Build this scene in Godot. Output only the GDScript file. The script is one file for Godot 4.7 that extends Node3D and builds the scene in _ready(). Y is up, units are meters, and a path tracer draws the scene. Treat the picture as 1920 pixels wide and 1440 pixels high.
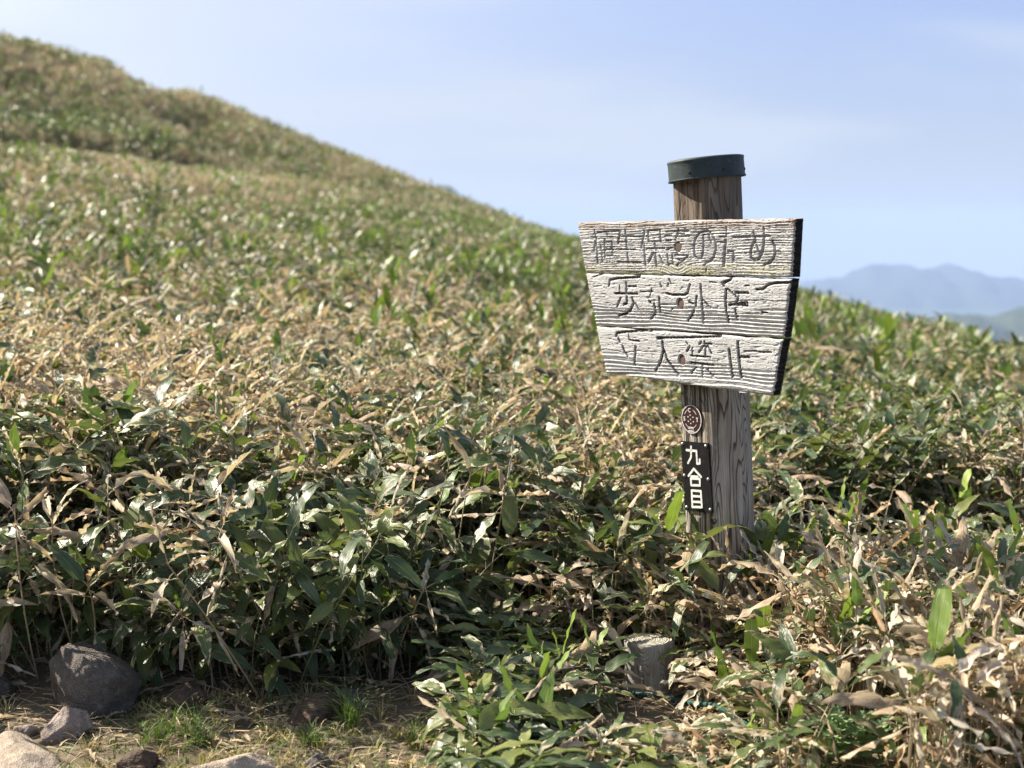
extends Node3D
# A weathered three-plank trail sign on a log post, standing in dwarf bamboo on a mountain ridge.

# Ground height (metres) by distance from the trail (rows) and bearing (columns, tangent of the angle from straight ahead).
const BEARINGS := [-0.6458, -0.4722, -0.3333, -0.2292, -0.125, 0.0, 0.1181, 0.2222, 0.3333, 0.4653, 0.6389]
const HEIGHTS := [
	[4.6, 0, 0, 0, 0, 0, 0, 0, 0, 0, 0, 0],
	[5.2, 0.15, 0.12, 0.09, 0.07, 0.05, 0.03, 0, -0.01, -0.01, 0, 0.01],
	[6, 0.36, 0.285, 0.237, 0.199, 0.146, 0.077, -0.002, -0.029, -0.024, -0.005, 0.037],
	[8, 0.455, 0.387, 0.324, 0.269, 0.189, 0.128, 0.022, -0.033, -0.048, -0.046, -0.019],
	[12, 0.641, 0.532, 0.457, 0.365, 0.253, 0.144, -0.025, -0.174, -0.305, -0.36, -0.364],
	[18, 1.057, 0.905, 0.79, 0.638, 0.418, 0.216, -0.052, -0.355, -0.643, -0.765, -0.811],
	[26, 1.82, 1.573, 1.398, 1.153, 0.742, 0.365, -0.059, -0.643, -1.22, -1.524, -1.703],
	[36, 2.993, 2.66, 2.447, 2.097, 1.338, 0.625, -0.162, -1.119, -2.111, -2.609, -3.059],
	[42, 3.529, 3.091, 2.876, 2.402, 1.819, 0.776, -0.374, -1.604, -2.953, -3.52, -4.086],
	[46.5, 3.711, 3.074, 2.718, 2.507, 2.143, 0.816, -0.601, -2.104, -3.717, -4.434, -5.169],
	[47.7, 3.744, 3.087, 2.72, 2.534, 2.241, 0.831, -0.671, -2.229, -3.962, -4.723, -5.467],
	[48.5, 4.727, 4.062, 3.674, 3.27, 2.396, 0.847, -0.73, -2.33, -4.123, -4.94, -5.689],
	[53, 7.027, 6.056, 4.906, 4.301, 3.149, 0.975, -0.931, -2.913, -4.903, -5.851, -6.645],
	[64, 13.106, 10.419, 8.34, 6.703, 4.036, 0.89, -1.851, -4.567, -7.188, -8.475, -9.547],
	[78, 10.5, 8.2, 6.2, 4.5, 1.8, -1.2, -3.8, -6.6, -9.4, -11.5, -13],
	[105, 5, 3, 1, -2, -6, -9, -12, -16, -20, -23, -26],
	[160, -22, -24, -26, -28, -31, -34, -37, -41, -45, -49, -53],
	[300, -110, -110, -112, -114, -116, -118, -120, -122, -124, -126, -128],
	[900, -280, -280, -280, -280, -280, -280, -280, -280, -280, -280, -280],
	[1400, -330, -330, -330, -330, -330, -330, -330, -330, -330, -330, -330],
	[9000, -330, -330, -330, -330, -330, -330, -330, -330, -330, -330, -330],
]
const EYE := Vector3(0, 1.4, 0)

# The sign's own axes: x along the planks, y up the leaning post, z out of the face.
const SIGN_AT := Vector3(0.69, 0, -4.85)
const SIGN_UP := Vector3(-0.0513, 0.99868, 0)
const SIGN_X := Vector3(0.59406, 0.03051, 0.80384)
const SIGN_Z := Vector3(-0.80279, -0.04124, 0.59484)
const POST_R := 0.1095
const FLAT := 0.0876

const ROW_1 := [
	[3, -398, 1400, -396, 1378], [3, -417, 1377, -392, 1375], [4, -394, 1374, -390, 1289], [4, -397, 1364, -408, 1332], [3, -372, 1350, -371, 1331], [2.5, -367, 1327, -365, 1293],
	[3, -383, 1391, -342, 1393, -277, 1393], [2.5, -337, 1375, -306, 1375], [3.5, -350, 1367, -353, 1309], [4, -314, 1360, -313, 1313], [3, -344, 1359, -315, 1360],
	[3, -345, 1335, -313, 1336], [3.5, -346, 1314, -312, 1315], [2, -339, 1395, -337, 1379], [4, -272, 1391, -283, 1354], [4, -244, 1396, -241, 1335], [4, -239, 1321, -236, 1294],
	[3, -270, 1375, -168, 1373], [3, -277, 1357, -238, 1358], [3, -281, 1334, -196, 1332], [3.5, -287, 1293, -174, 1290], [4, -152, 1388, -171, 1337], [4, -157, 1355, -153, 1282],
	[3.5, -136, 1389, -135, 1356], [3, -136, 1390, -76, 1390], [4, -80, 1384, -76, 1354], [3, -128, 1356, -82, 1356], [3, -144, 1333, -61, 1333], [3.5, -106, 1349, -103, 1331],
	[5, -114, 1320, -137, 1292], [5, -105, 1317, -102, 1278], [3.5, -84, 1311, -70, 1287], [2.5, -52, 1385, -28, 1386], [3, -57, 1371, -24, 1371], [3, -50, 1356, -30, 1358],
	[3, -50, 1329, -30, 1335], [3.5, -48, 1314, -46, 1281], [3.5, -26, 1311, -25, 1285], [3, -46, 1283, -26, 1284], [3, -23, 1386, 52, 1384], [2.5, 7, 1393, 7, 1383],
	[2.5, 36, 1392, 36, 1382], [4, 1, 1378, -10, 1358], [3, 4, 1368, 55, 1368], [2.5, 3, 1376, 35, 1376], [3, -12, 1312, 46, 1309], [3, 41, 1305, -8, 1279], [3, -4, 1299, 36, 1278],
	[4, 137, 1382, 100, 1379, 80, 1359, 72, 1333, 76, 1307, 91, 1297, 106, 1301, 112, 1316, 115, 1344, 116, 1370],
	[4, 137, 1382, 157, 1367, 167, 1346, 168, 1324, 159, 1304, 145, 1293, 124, 1286, 115, 1279], [3, 139, 1369, 148, 1347], [3, 216, 1390, 215, 1364], [3, 186, 1363, 212, 1363],
	[4, 244, 1361, 313, 1361], [5.5, 211, 1351, 204, 1307, 199, 1279], [3, 175, 1348, 208, 1345], [3, 220, 1318, 244, 1318], [4, 242, 1316, 241, 1290], [3.5, 328, 1375, 331, 1353],
	[3.5, 369, 1384, 370, 1360], [3, 323, 1360, 394, 1360], [5, 333, 1350, 317, 1331, 313, 1313, 314, 1299, 326, 1291, 345, 1295, 359, 1314, 367, 1335, 369, 1354],
	[3, 337, 1343, 343, 1321, 352, 1310], [4.5, 400, 1347, 410, 1329, 412, 1311, 404, 1296, 391, 1285, 366, 1278], [2.5, 123, 1268, 123, 1259],
]
const ROW_2 := [
	[4.5, -336, 1216, -330, 1234, -293, 1240, -184, 1244, -184, 1250], [2.5, -414, 1245, -369, 1254], [2.5, -282, 1217, -283, 1193], [4, -249, 1226, -250, 1193], [3.5, -240, 1214, -202, 1214],
	[4.5, -307, 1191, -198, 1190], [4.5, -280, 1176, -300, 1149], [5, -249, 1182, -250, 1159, -265, 1156], [5, -224, 1175, -216, 1160, -233, 1140, -264, 1125, -296, 1118],
	[3, -207, 1160, -195, 1140], [2, -181, 1197, -121, 1198], [3, -127, 1207, -136, 1185], [3.5, -85, 1222, -82, 1214], [3.5, -49, 1223, -51, 1215], [4.5, -142, 1168, -135, 1162],
	[5, -119, 1159, -116, 1137, -123, 1125, -141, 1111], [5, -94, 1179, -95, 1135], [2, -86, 1157, -59, 1158], [4, -40, 1145, -39, 1142],
	[4.5, -60, 1193, -32, 1188, 24, 1188, 38, 1194, 50, 1220], [2.5, -44, 1238, -35, 1223], [4, 43, 1167, 62, 1160], [4.5, 78, 1184, 71, 1154], [5, 62, 1141, 48, 1125, 32, 1109],
	[4.5, 97, 1220, 98, 1200, 100, 1178, 99, 1141, 99, 1102], [3.5, 106, 1173, 135, 1150], [5, 192, 1224, 228, 1236], [3.5, 194, 1219, 200, 1216],
	[5, 207, 1205, 202, 1172, 203, 1131, 208, 1108], [4, 214, 1206, 236, 1192, 256, 1179, 245, 1166], [2, 260, 1187, 255, 1179], [4.5, 246, 1196, 298, 1196],
	[4.5, 217, 1159, 266, 1165, 294, 1167], [4.5, 243, 1161, 293, 1158], [4.5, 242, 1147, 242, 1117], [4.5, 333, 1206, 358, 1207, 383, 1221, 407, 1225, 463, 1226], [3, 350, 1139, 372, 1139],
	[2, 139, 1228, 163, 1226], [2, 286, 1216, 304, 1218],
]
const ROW_3 := [
	[4.5, -311, 1051, -306, 1061, -262, 1066, -162, 1073], [2.5, -158, 1071, -137, 1071], [4.5, -301, 1044, -294, 1032], [2.5, -248, 1059, -247, 1041], [3.5, -243, 1040, -197, 1038],
	[4.5, -281, 1019, -273, 1001, -260, 986], [5, -217, 1019, -222, 991, -231, 962], [6, -109, 1050, -89, 1051], [4, -81, 1052, -15, 1054, 122, 1061], [4, 118, 1061, 177, 1063],
	[5.5, -88, 1042, -84, 1012, -96, 982, -128, 946], [5, -80, 1012, -67, 981, -44, 957, -21, 938], [4.5, 38, 1028, 25, 1014], [3, 48, 1023, 49, 1006], [3.5, 81, 1037, 91, 1044],
	[3.5, 105, 1046, 105, 1038], [3.5, 111, 1039, 136, 1039], [4, 95, 1029, 78, 1012], [4, 108, 1031, 106, 1006], [3.5, 118, 1030, 135, 1010], [2.5, 96, 1032, 120, 1033],
	[3, 24, 1041, 28, 1036], [3, 41, 1000, 128, 999], [3.5, 36, 979, 137, 975], [4.5, 56, 963, 36, 946], [3.5, 88, 969, 87, 935], [4.5, 108, 960, 134, 941],
	[5.5, 210, 1024, 214, 990, 217, 944], [5.5, 248, 1046, 250, 1006, 254, 943], [4.5, 256, 1005, 293, 1005], [2.5, 274, 1022, 325, 1025], [3, 332, 1022, 382, 1023],
]

var rng := RandomNumberGenerator.new()
var taken := {}
var lay := PackedFloat32Array()   # ground heights resampled: LAY_R rows by LAY_B columns
const LAY_R := 900
const LAY_B := 121
var bumps := FastNoiseLite.new()
var patches := FastNoiseLite.new()
var M := {}


# ---------- helpers ----------
class Shape:
	var v := PackedVector3Array()
	var n := PackedVector3Array()
	var uv := PackedVector2Array()
	var c := PackedColorArray()
	var ix := PackedInt32Array()

	func add(p: Vector3, t := Vector2.ZERO, col := Color.WHITE) -> int:
		v.append(p); uv.append(t); c.append(col)
		return v.size() - 1

	func tri(a: int, b: int, d: int) -> void:
		ix.append(a); ix.append(b); ix.append(d)

	func quad(a: int, b: int, d: int, e: int) -> void:
		tri(a, b, d); tri(a, d, e)

	# a grid of rows x cols vertices that starts at index s
	func sheet(s: int, rows: int, cols: int, closed := false) -> void:
		for r in rows - 1:
			for k in (cols if closed else cols - 1):
				var k2 := (k + 1) % cols
				quad(s + r * cols + k, s + r * cols + k2, s + (r + 1) * cols + k2, s + (r + 1) * cols + k)

	func flat_quad(a: Vector3, b: Vector3, d: Vector3, e: Vector3, col := Color.WHITE) -> void:
		var s := add(a, Vector2(0, 0), col)
		add(b, Vector2(1, 0), col); add(d, Vector2(1, 1), col); add(e, Vector2(0, 1), col)
		quad(s, s + 1, s + 2, s + 3)

	func flat_box(at: Transform3D, size: Vector3, col := Color.WHITE) -> void:
		var h := size / 2
		for f in [[0, 1, 2], [1, 2, 0], [2, 0, 1]]:
			for side in [-1.0, 1.0]:
				var p := []
				for k in [[-1, -1], [1, -1], [1, 1], [-1, 1]]:
					var q := Vector3.ZERO
					q[f[0]] = side * h[f[0]]; q[f[1]] = k[0] * h[f[1]] * side; q[f[2]] = k[1] * h[f[2]]
					p.append(at * q)
				flat_quad(p[3], p[2], p[1], p[0], col)

	# a tube along points with a radius at each
	func tube(pts: Array, radii: Array, sides := 6, col := Color.WHITE, cap := false, vscale := 1.0) -> void:
		var s := v.size()
		var along := 0.0
		for i in pts.size():
			var d: Vector3 = (pts[mini(i + 1, pts.size() - 1)] - pts[maxi(i - 1, 0)]).normalized()
			var a := d.cross(Vector3(0.31, 0.2, 0.93)).normalized()
			var b := a.cross(d)
			if i > 0:
				along += pts[i].distance_to(pts[i - 1])
			for k in sides:
				var f := TAU * k / sides
				add(pts[i] + (a * cos(f) + b * sin(f)) * float(radii[i]), Vector2(float(k) / sides, along * vscale), col)
		sheet(s, pts.size(), sides, true)
		if cap:
			for e in [0, pts.size() - 1]:
				var m := add(pts[e], Vector2.ZERO, col)
				for k in sides:
					if e == 0:
						tri(m, s + (k + 1) % sides, s + k)
					else:
						tri(m, s + e * sides + k, s + e * sides + (k + 1) % sides)

	func smooth() -> void:
		n.resize(v.size())
		n.fill(Vector3.ZERO)
		for i in range(0, ix.size(), 3):
			var a := ix[i]; var b := ix[i + 1]; var d := ix[i + 2]
			var w := (v[d] - v[a]).cross(v[b] - v[a])
			n[a] += w; n[b] += w; n[d] += w
		for i in n.size():
			n[i] = n[i].normalized() if n[i].length_squared() > 1e-20 else Vector3.UP

	func arrays() -> Array:
		if n.size() != v.size():
			smooth()
		var a := []
		a.resize(Mesh.ARRAY_MAX)
		a[Mesh.ARRAY_VERTEX] = v; a[Mesh.ARRAY_NORMAL] = n; a[Mesh.ARRAY_TEX_UV] = uv; a[Mesh.ARRAY_COLOR] = c; a[Mesh.ARRAY_INDEX] = ix
		return a

	func into(m: ArrayMesh, mat: Material) -> ArrayMesh:
		m.add_surface_from_arrays(Mesh.PRIMITIVE_TRIANGLES, arrays())
		m.surface_set_material(m.get_surface_count() - 1, mat)
		return m

	func join(o: Shape, at: Transform3D) -> void:
		if o.n.size() != o.v.size():
			o.smooth()
		if n.size() != v.size():
			smooth()
		var s := v.size()
		v.append_array(at * o.v)
		uv.append_array(o.uv); c.append_array(o.c)
		var turned := Transform3D(at.basis.orthonormalized(), Vector3.ZERO)
		n.append_array(turned * o.n)
		for i in o.ix:
			ix.append(s + i)


func numbered(called: String) -> String:
	taken[called] = taken.get(called, -1) + 1
	return called if taken[called] == 0 else "%s_%03d" % [called, taken[called]]

func tag(o: Node, label := "", category := "", group := "", kind := "") -> Node:
	if label: o.set_meta("label", label)
	if category: o.set_meta("category", category)
	if group: o.set_meta("group", group)
	if kind: o.set_meta("kind", kind)
	return o

func thing(called: String, at := Transform3D()) -> Node3D:
	var o := Node3D.new()
	o.name = numbered(called)
	o.transform = at
	add_child(o)
	return o

func put(mesh: Mesh, called: String, parent: Node = null, at := Transform3D()) -> MeshInstance3D:
	var o := MeshInstance3D.new()
	o.mesh = mesh
	o.transform = at
	if parent == null:
		o.name = numbered(called)
		add_child(o)
	else:
		o.name = called
		parent.add_child(o, true)
	return o

func commit(s: Shape, mat: Material, called: String, parent: Node = null, at := Transform3D()) -> MeshInstance3D:
	return put(s.into(ArrayMesh.new(), mat), called, parent, at)

func noise(sd: int, freq: float, octaves := 3) -> FastNoiseLite:
	var f := FastNoiseLite.new()
	f.seed = sd
	f.frequency = freq
	f.noise_type = FastNoiseLite.TYPE_SIMPLEX_SMOOTH
	f.fractal_octaves = octaves
	f.fractal_type = FastNoiseLite.FRACTAL_FBM if octaves > 1 else FastNoiseLite.FRACTAL_NONE
	return f

func grey(r: float, g: float, b: float) -> Color:   # a linear base colour as albedo_color wants it
	return Color(r, g, b).linear_to_srgb()

func mat(called: String, albedo: Color, rough := 0.9, spec := 0.4) -> StandardMaterial3D:
	var m := StandardMaterial3D.new()
	m.resource_name = called
	m.albedo_color = albedo
	m.roughness = rough
	m.metallic_specular = spec
	return m


# ---------- ground ----------
func curve(xs: Array, ys: Array, x: float) -> float:
	var n := xs.size()
	if x <= xs[0]: return ys[0]
	if x >= xs[n - 1]: return ys[n - 1]
	var k := 0
	while x > xs[k + 1]:
		k += 1
	var h: float = xs[k + 1] - xs[k]
	var t: float = (x - xs[k]) / h
	var m0: float = (ys[k + 1] - ys[maxi(k - 1, 0)]) / (xs[k + 1] - xs[maxi(k - 1, 0)]) * h
	var m1: float = (ys[mini(k + 2, n - 1)] - ys[k]) / (xs[mini(k + 2, n - 1)] - xs[k]) * h
	var t2 := t * t
	var t3 := t2 * t
	return (2 * t3 - 3 * t2 + 1) * ys[k] + (t3 - 2 * t2 + t) * m0 + (3 * t2 - 2 * t3) * ys[k + 1] + (t3 - t2) * m1

func lay_ground() -> void:
	lay.resize(LAY_R * LAY_B)
	var rs := []
	for row in HEIGHTS:
		rs.append(log(row[0]))
	for b in LAY_B:
		var t := -0.6458 + (0.6389 + 0.6458) * b / (LAY_B - 1)
		var ys := []
		for row in HEIGHTS:
			ys.append(curve(BEARINGS, row.slice(1), t))
		for r in LAY_R:
			lay[r * LAY_B + b] = curve(rs, ys, log(4.6) + (log(9000.0) - log(4.6)) * r / (LAY_R - 1))

func gully(x: float, z: float) -> float:   # a shallow runnel on the far slope
	var r := sqrt(x * x + z * z)
	if r < 49.0 or r > 66.0: return 0.0
	var mid := lerpf(-0.178, -0.236, (r - 49.0) / 15.0) + 0.006 * sin(r)
	return exp(-pow((x / -z - mid) / 0.016, 2.0))

func ground(x: float, z: float) -> float:
	var r := sqrt(x * x + z * z)
	var y := 0.0
	if r > 4.6:
		var az := atan2(x, -z)
		var t := tan(clampf(az, -0.573, 0.568))
		var fb := clampf((t + 0.6458) / (0.6389 + 0.6458) * (LAY_B - 1), 0, LAY_B - 1.001)
		var fr := clampf((log(r) - log(4.6)) / (log(9000.0) - log(4.6)) * (LAY_R - 1), 0, LAY_R - 1.001)
		var ib := int(fb)
		var ir := int(fr)
		fb -= ib; fr -= ir
		var k := ir * LAY_B + ib
		y = lerpf(lerpf(lay[k], lay[k + 1], fb), lerpf(lay[k + LAY_B], lay[k + LAY_B + 1], fb), fr)
	if r < 80.0:
		y -= 0.9 * gully(x, z)
		y += bumps.get_noise_2d(x, z) * 0.05 * clampf(r / 6.0, 0.4, 2.0)
		if r < 9.0:
			y += bumps.get_noise_2d(x * 9.0, z * 9.0 + 40.0) * 0.012
	return y

func on_ground(x: float, z: float) -> Vector3:
	return Vector3(x, ground(x, z), z)

func build_ground() -> void:
	var az := []
	var a := -180.0
	while a < 180.0:
		az.append(deg_to_rad(a))
		a += 0.6 if absf(a + 0.3) < 33.0 else 6.0
	var rr := [0.25]
	while rr[-1] < 9000.0:
		var r: float = rr[-1]
		rr.append(r * (1.12 if r < 2.8 else 1.009 if r < 5.6 else 1.03 if r < 60.0 else 1.12))
	var s := Shape.new()
	var tone := noise(71, 1.3)
	for r in rr:
		for t in az:
			var x: float = sin(t) * r
			var z: float = -cos(t) * r
			var p := on_ground(x, z)
			var k := tone.get_noise_2d(x, z)
			var fine := tone.get_noise_2d(x * 22.0, z * 22.0)
			var col := Color(0.085, 0.066, 0.046).lerp(Color(0.17, 0.14, 0.10), clampf(0.4 + k * 0.9 + fine * 0.6, 0, 1))
			if r > 5.0 and r < 90.0:
				col = Color(0.07, 0.062, 0.035)
			elif r >= 90.0:
				col = Color(0.045, 0.07, 0.03).lerp(Color(0.06, 0.085, 0.045), clampf(0.5 + tone.get_noise_2d(x * 0.004, z * 0.004), 0, 1))
			s.add(p, Vector2(x, z), col)
	s.sheet(0, rr.size(), az.size(), true)
	tag(commit(s, M.soil, "ground"), "", "", "", "structure")


# ---------- distant mountains: a ridge line swept into a real massif ----------
func build_range(called: String, dist: float, depth: float, line: Array, foot: float, sd: int, base_col: Color) -> void:
	var s := Shape.new()
	var f := noise(sd, 3.2 / depth, 4)
	var xs := []
	var ys := []
	for q in line:
		xs.append(q[0] * dist)
		ys.append(q[1] * dist)
	var rows := 26
	var cols := 150
	for r in rows:
		var q := r / float(rows - 1) * 2.0 - 1.0
		for k in cols:
			var x: float = lerpf(xs[0], xs[-1], k / float(cols - 1))
			var top: float = curve(xs, ys, x)
			var z: float = -dist - q * depth
			var hill := pow(cos(q * PI / 2.0), 0.8)
			var y: float = foot + (top - foot) * hill * (1.0 + 0.10 * f.get_noise_2d(x, z) * (1.0 - hill * hill)) + f.get_noise_2d(x * 2.0, z * 2.0) * depth * 0.03 * hill
			s.add(Vector3(x * (1.0 + q * depth / dist * 0.3), y, z), Vector2.ZERO, base_col * (1.0 + 0.25 * f.get_noise_2d(x * 5.0, z * 5.0)))
	s.sheet(0, rows, cols)
	tag(commit(s, M.far_land, called), "", "", "", "structure")


# ---------- textures ----------
const CELLS := 8   # leaf kinds across; two rows

func leaf_textures() -> Array:
	var w := 1024
	var h := 1024
	var im := Image.create(w, h, false, Image.FORMAT_RGB8)
	var ro := Image.create(w, h, false, Image.FORMAT_RGB8)
	var hm := Image.create(w, h, false, Image.FORMAT_RGB8)
	var big := noise(5, 0.012, 3)
	var fine := noise(6, 0.05, 2)
	var green := [Color(0.26, 0.34, 0.19), Color(0.32, 0.395, 0.21), Color(0.40, 0.45, 0.22), Color(0.28, 0.36, 0.22), Color(0.46, 0.50, 0.26)]
	var tan_ := [Color(0.77, 0.705, 0.595), Color(0.82, 0.76, 0.65), Color(0.68, 0.605, 0.50), Color(0.80, 0.765, 0.69), Color(0.74, 0.65, 0.52)]
	for cell in 16:
		var cx := cell % CELLS
		var cy := cell / CELLS
		for px in 128:
			var s := (px - 63.5) / 64.0
			var vein := fine.get_noise_2d(px * 5.0 + cell * 777.0, 3.0)
			for py in 512:
				var t := py / 511.0
				var b := big.get_noise_2d(px * 0.9 + cell * 311.0, py * 0.35)
				var streak := fine.get_noise_2d(px * 2.6 + cell * 97.0, py * 0.09)
				var speck := fine.get_noise_2d(px * 1.2 + cell * 51.0, py * 1.1)
				var col: Color
				var rough := 0.42
				var edge := absf(s)
				if cell < 8:      # green, with a withered margin from thin (0..4) to wide (5..7)
					col = green[cell % 5] * (1.0 + 0.16 * streak + 0.14 * b + 0.16 * vein)
					if edge < 0.05:
						col = col.lerp(Color(0.52, 0.56, 0.36), 0.55)
					var margin := [0.015, 0.07, 0.02, 0.10, 0.0, 0.24, 0.40, 0.32][cell] as float
					var uneven := big.get_noise_2d(py * 0.8 + cell * 900.0, 40.0 if s < 0.0 else 840.0)
					var reach := 1.01 - margin * maxf(0.55 + 2.2 * uneven + 0.8 * b, 0.0) - maxf(t - 0.80, 0.0) * (2.2 if cell > 3 else 1.2)
					var dry := smoothstep(reach - 0.03, reach + 0.04, edge + 0.09 * streak)
					if cell >= 5:
						dry = maxf(dry, smoothstep(0.34, 0.44, b + 0.35 * speck) * 0.9)
					var pale: Color = tan_[cell % 5] * (0.98 + 0.14 * streak)
					if dry > 0.05 and dry < 0.75:
						pale = pale.lerp(Color(0.50, 0.40, 0.27), 0.5)
					col = col.lerp(pale, dry)
					col = col.lerp(Color(0.36, 0.29, 0.19), smoothstep(0.40, 0.50, speck + 0.35 * b) * 0.7)
					rough = lerpf(0.34, 0.58, dry) + 0.08 * b
				elif cell < 13:   # dead, straw coloured
					var fibre := fine.get_noise_2d(px * 7.0 + cell * 33.0, py * 0.04)
					col = tan_[cell - 8] * (1.0 + 0.18 * streak + 0.16 * b + 0.16 * vein + 0.26 * fibre)
					col = col.lerp(Color(0.47, 0.39, 0.30), clampf(smoothstep(0.12, 0.5, b + 0.4 * speck), 0, 1) * 0.6)
					if edge < 0.05:
						col = col.lerp(Color(0.80, 0.72, 0.55), 0.5)
					rough = 0.58
				elif cell == 13:  # dead, rust brown
					col = Color(0.64, 0.52, 0.385) * (1.0 + 0.22 * streak + 0.2 * b)
					rough = 0.6
				else:             # young
					col = (Color(0.46, 0.55, 0.22) if cell == 14 else Color(0.38, 0.48, 0.22)) * (1.0 + 0.14 * streak + 0.1 * b)
					if edge < 0.05:
						col = col.lerp(Color(0.66, 0.72, 0.36), 0.5)
					if t > 0.90:
						col = col.lerp(Color(0.66, 0.58, 0.36), smoothstep(0.90, 0.97, t + 0.05 * b))
				im.set_pixel(cx * 128 + px, cy * 512 + py, Color(clampf(col.r, 0, 1), clampf(col.g, 0, 1), clampf(col.b, 0, 1)))
				var hh := clampf(0.5 + 0.22 * sin(px * 0.82) + 0.3 * vein + 0.35 * streak * (1.0 if cell < 8 else 1.6) - (0.3 if edge < 0.05 else 0.0), 0, 1)
				hm.set_pixel(cx * 128 + px, cy * 512 + py, Color(hh, hh, hh))
				ro.set_pixel(cx * 128 + px, cy * 512 + py, Color(rough, rough, rough) * (1.0 + 0.2 * vein))
	return [ImageTexture.create_from_image(im), ImageTexture.create_from_image(ro), ImageTexture.create_from_image(hm)]

func post_texture(lines: float, browned: float) -> Array:
	# Around the log (x) and up it (y): a flat-sawn figure of dark late-wood lines, silvered early wood, brown weather stains.
	var w := 768
	var h := 1024
	var im := Image.create(w, h, false, Image.FORMAT_RGB8)
	var hm := Image.create(w, h, false, Image.FORMAT_RGB8)
	var f := noise(31, 0.006, 2)
	var g := noise(32, 0.03, 3)
	var st := noise(33, 0.012, 3)
	for x in w:
		for y in h:
			var warp := f.get_noise_2d(x * 1.0, y * 0.30) * 9.0 + f.get_noise_2d(x * 4.0 + 90.0, y * 0.9) * 0.7
			var q := warp * (1.0 if lines > 0.5 else 1.6) + x * 0.034
			var k := q - floorf(q)
			var ring := smoothstep(0.62, 0.93, k) * (1.0 - smoothstep(0.95, 1.0, k))
			var fibre := g.get_noise_2d(x * 6.0, y * 0.12)
			var silver := Color(0.66, 0.64, 0.60).lerp(Color(0.58, 0.54, 0.48), clampf(0.5 + st.get_noise_2d(x, y * 0.4) * 1.4, 0, 1))
			var col := silver * (1.0 + 0.14 * fibre)
			col = col.lerp(Color(0.20, 0.165, 0.13), ring * lines)
			# rain stains run down the face from under the planks
			var face := 1.0 - smoothstep(0.07, 0.17, absf(x / float(w) - 0.25))
			var stain := smoothstep(-0.05, 0.35, st.get_noise_2d(x * 3.0 + 300.0, y * 0.10) + 0.16 * g.get_noise_2d(x * 2.0, y * 2.0))
			col = col.lerp(Color(0.17, 0.15, 0.135), stain * face * browned)
			col = col.lerp(Color(0.31, 0.265, 0.23), smoothstep(0.79, 0.84, (h - y) / float(h)) * 0.72 * browned)
			im.set_pixel(x, y, Color(clampf(col.r, 0, 1), clampf(col.g, 0, 1), clampf(col.b, 0, 1)))
			var hh := clampf(0.5 + 0.25 * fibre - 0.4 * ring, 0, 1)
			hm.set_pixel(x, y, Color(hh, hh, hh))
	return [ImageTexture.create_from_image(im), ImageTexture.create_from_image(hm)]

func ring_texture() -> ImageTexture:
	# sawn end of the short log: growth rings with a check or two
	var w := 384
	var im := Image.create(w, w, false, Image.FORMAT_RGB8)
	var f := noise(41, 0.02, 3)
	for x in w:
		for y in w:
			var dx := (x - w * 0.46) / (w * 0.5)
			var dy := (y - w * 0.5) / (w * 0.5)
			var r := sqrt(dx * dx + dy * dy) + 0.03 * f.get_noise_2d(x, y)
			var k := r * 11.0 - floorf(r * 11.0)
			var col := Color(0.66, 0.64, 0.58).lerp(Color(0.20, 0.19, 0.17), smoothstep(0.45, 0.8, k) * (1.0 - smoothstep(0.9, 1.0, k)) * 0.9)
			col = col * (1.0 + 0.3 * f.get_noise_2d(x * 3.0 + 50, y * 3.0))
			im.set_pixel(x, y, Color(clampf(col.r, 0, 1), clampf(col.g, 0, 1), clampf(col.b, 0, 1)))
	return ImageTexture.create_from_image(im)

func stone_texture(sd: int, a: Color, b: Color, lichen: Color) -> Array:
	var w := 512
	var im := Image.create(w, w, false, Image.FORMAT_RGB8)
	var hm := Image.create(w, w, false, Image.FORMAT_RGB8)
	var f := noise(sd, 0.012, 5)
	var g := noise(sd + 1, 0.16, 2)
	for x in w:
		for y in w:
			var k := f.get_noise_2d(x, y)
			var s := g.get_noise_2d(x, y)
			var col := a.lerp(b, clampf(0.5 + k * 1.3, 0, 1)) * (1.0 + 0.35 * s)
			col = col.lerp(lichen, smoothstep(0.30, 0.42, f.get_noise_2d(x * 1.7 + 700.0, y * 1.7) + 0.12 * s) * 0.7)
			im.set_pixel(x, y, Color(clampf(col.r, 0, 1), clampf(col.g, 0, 1), clampf(col.b, 0, 1)))
			var hh := clampf(0.5 + 0.6 * k + 0.25 * s, 0, 1)
			hm.set_pixel(x, y, Color(hh, hh, hh))
	return [ImageTexture.create_from_image(im), ImageTexture.create_from_image(hm)]

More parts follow.
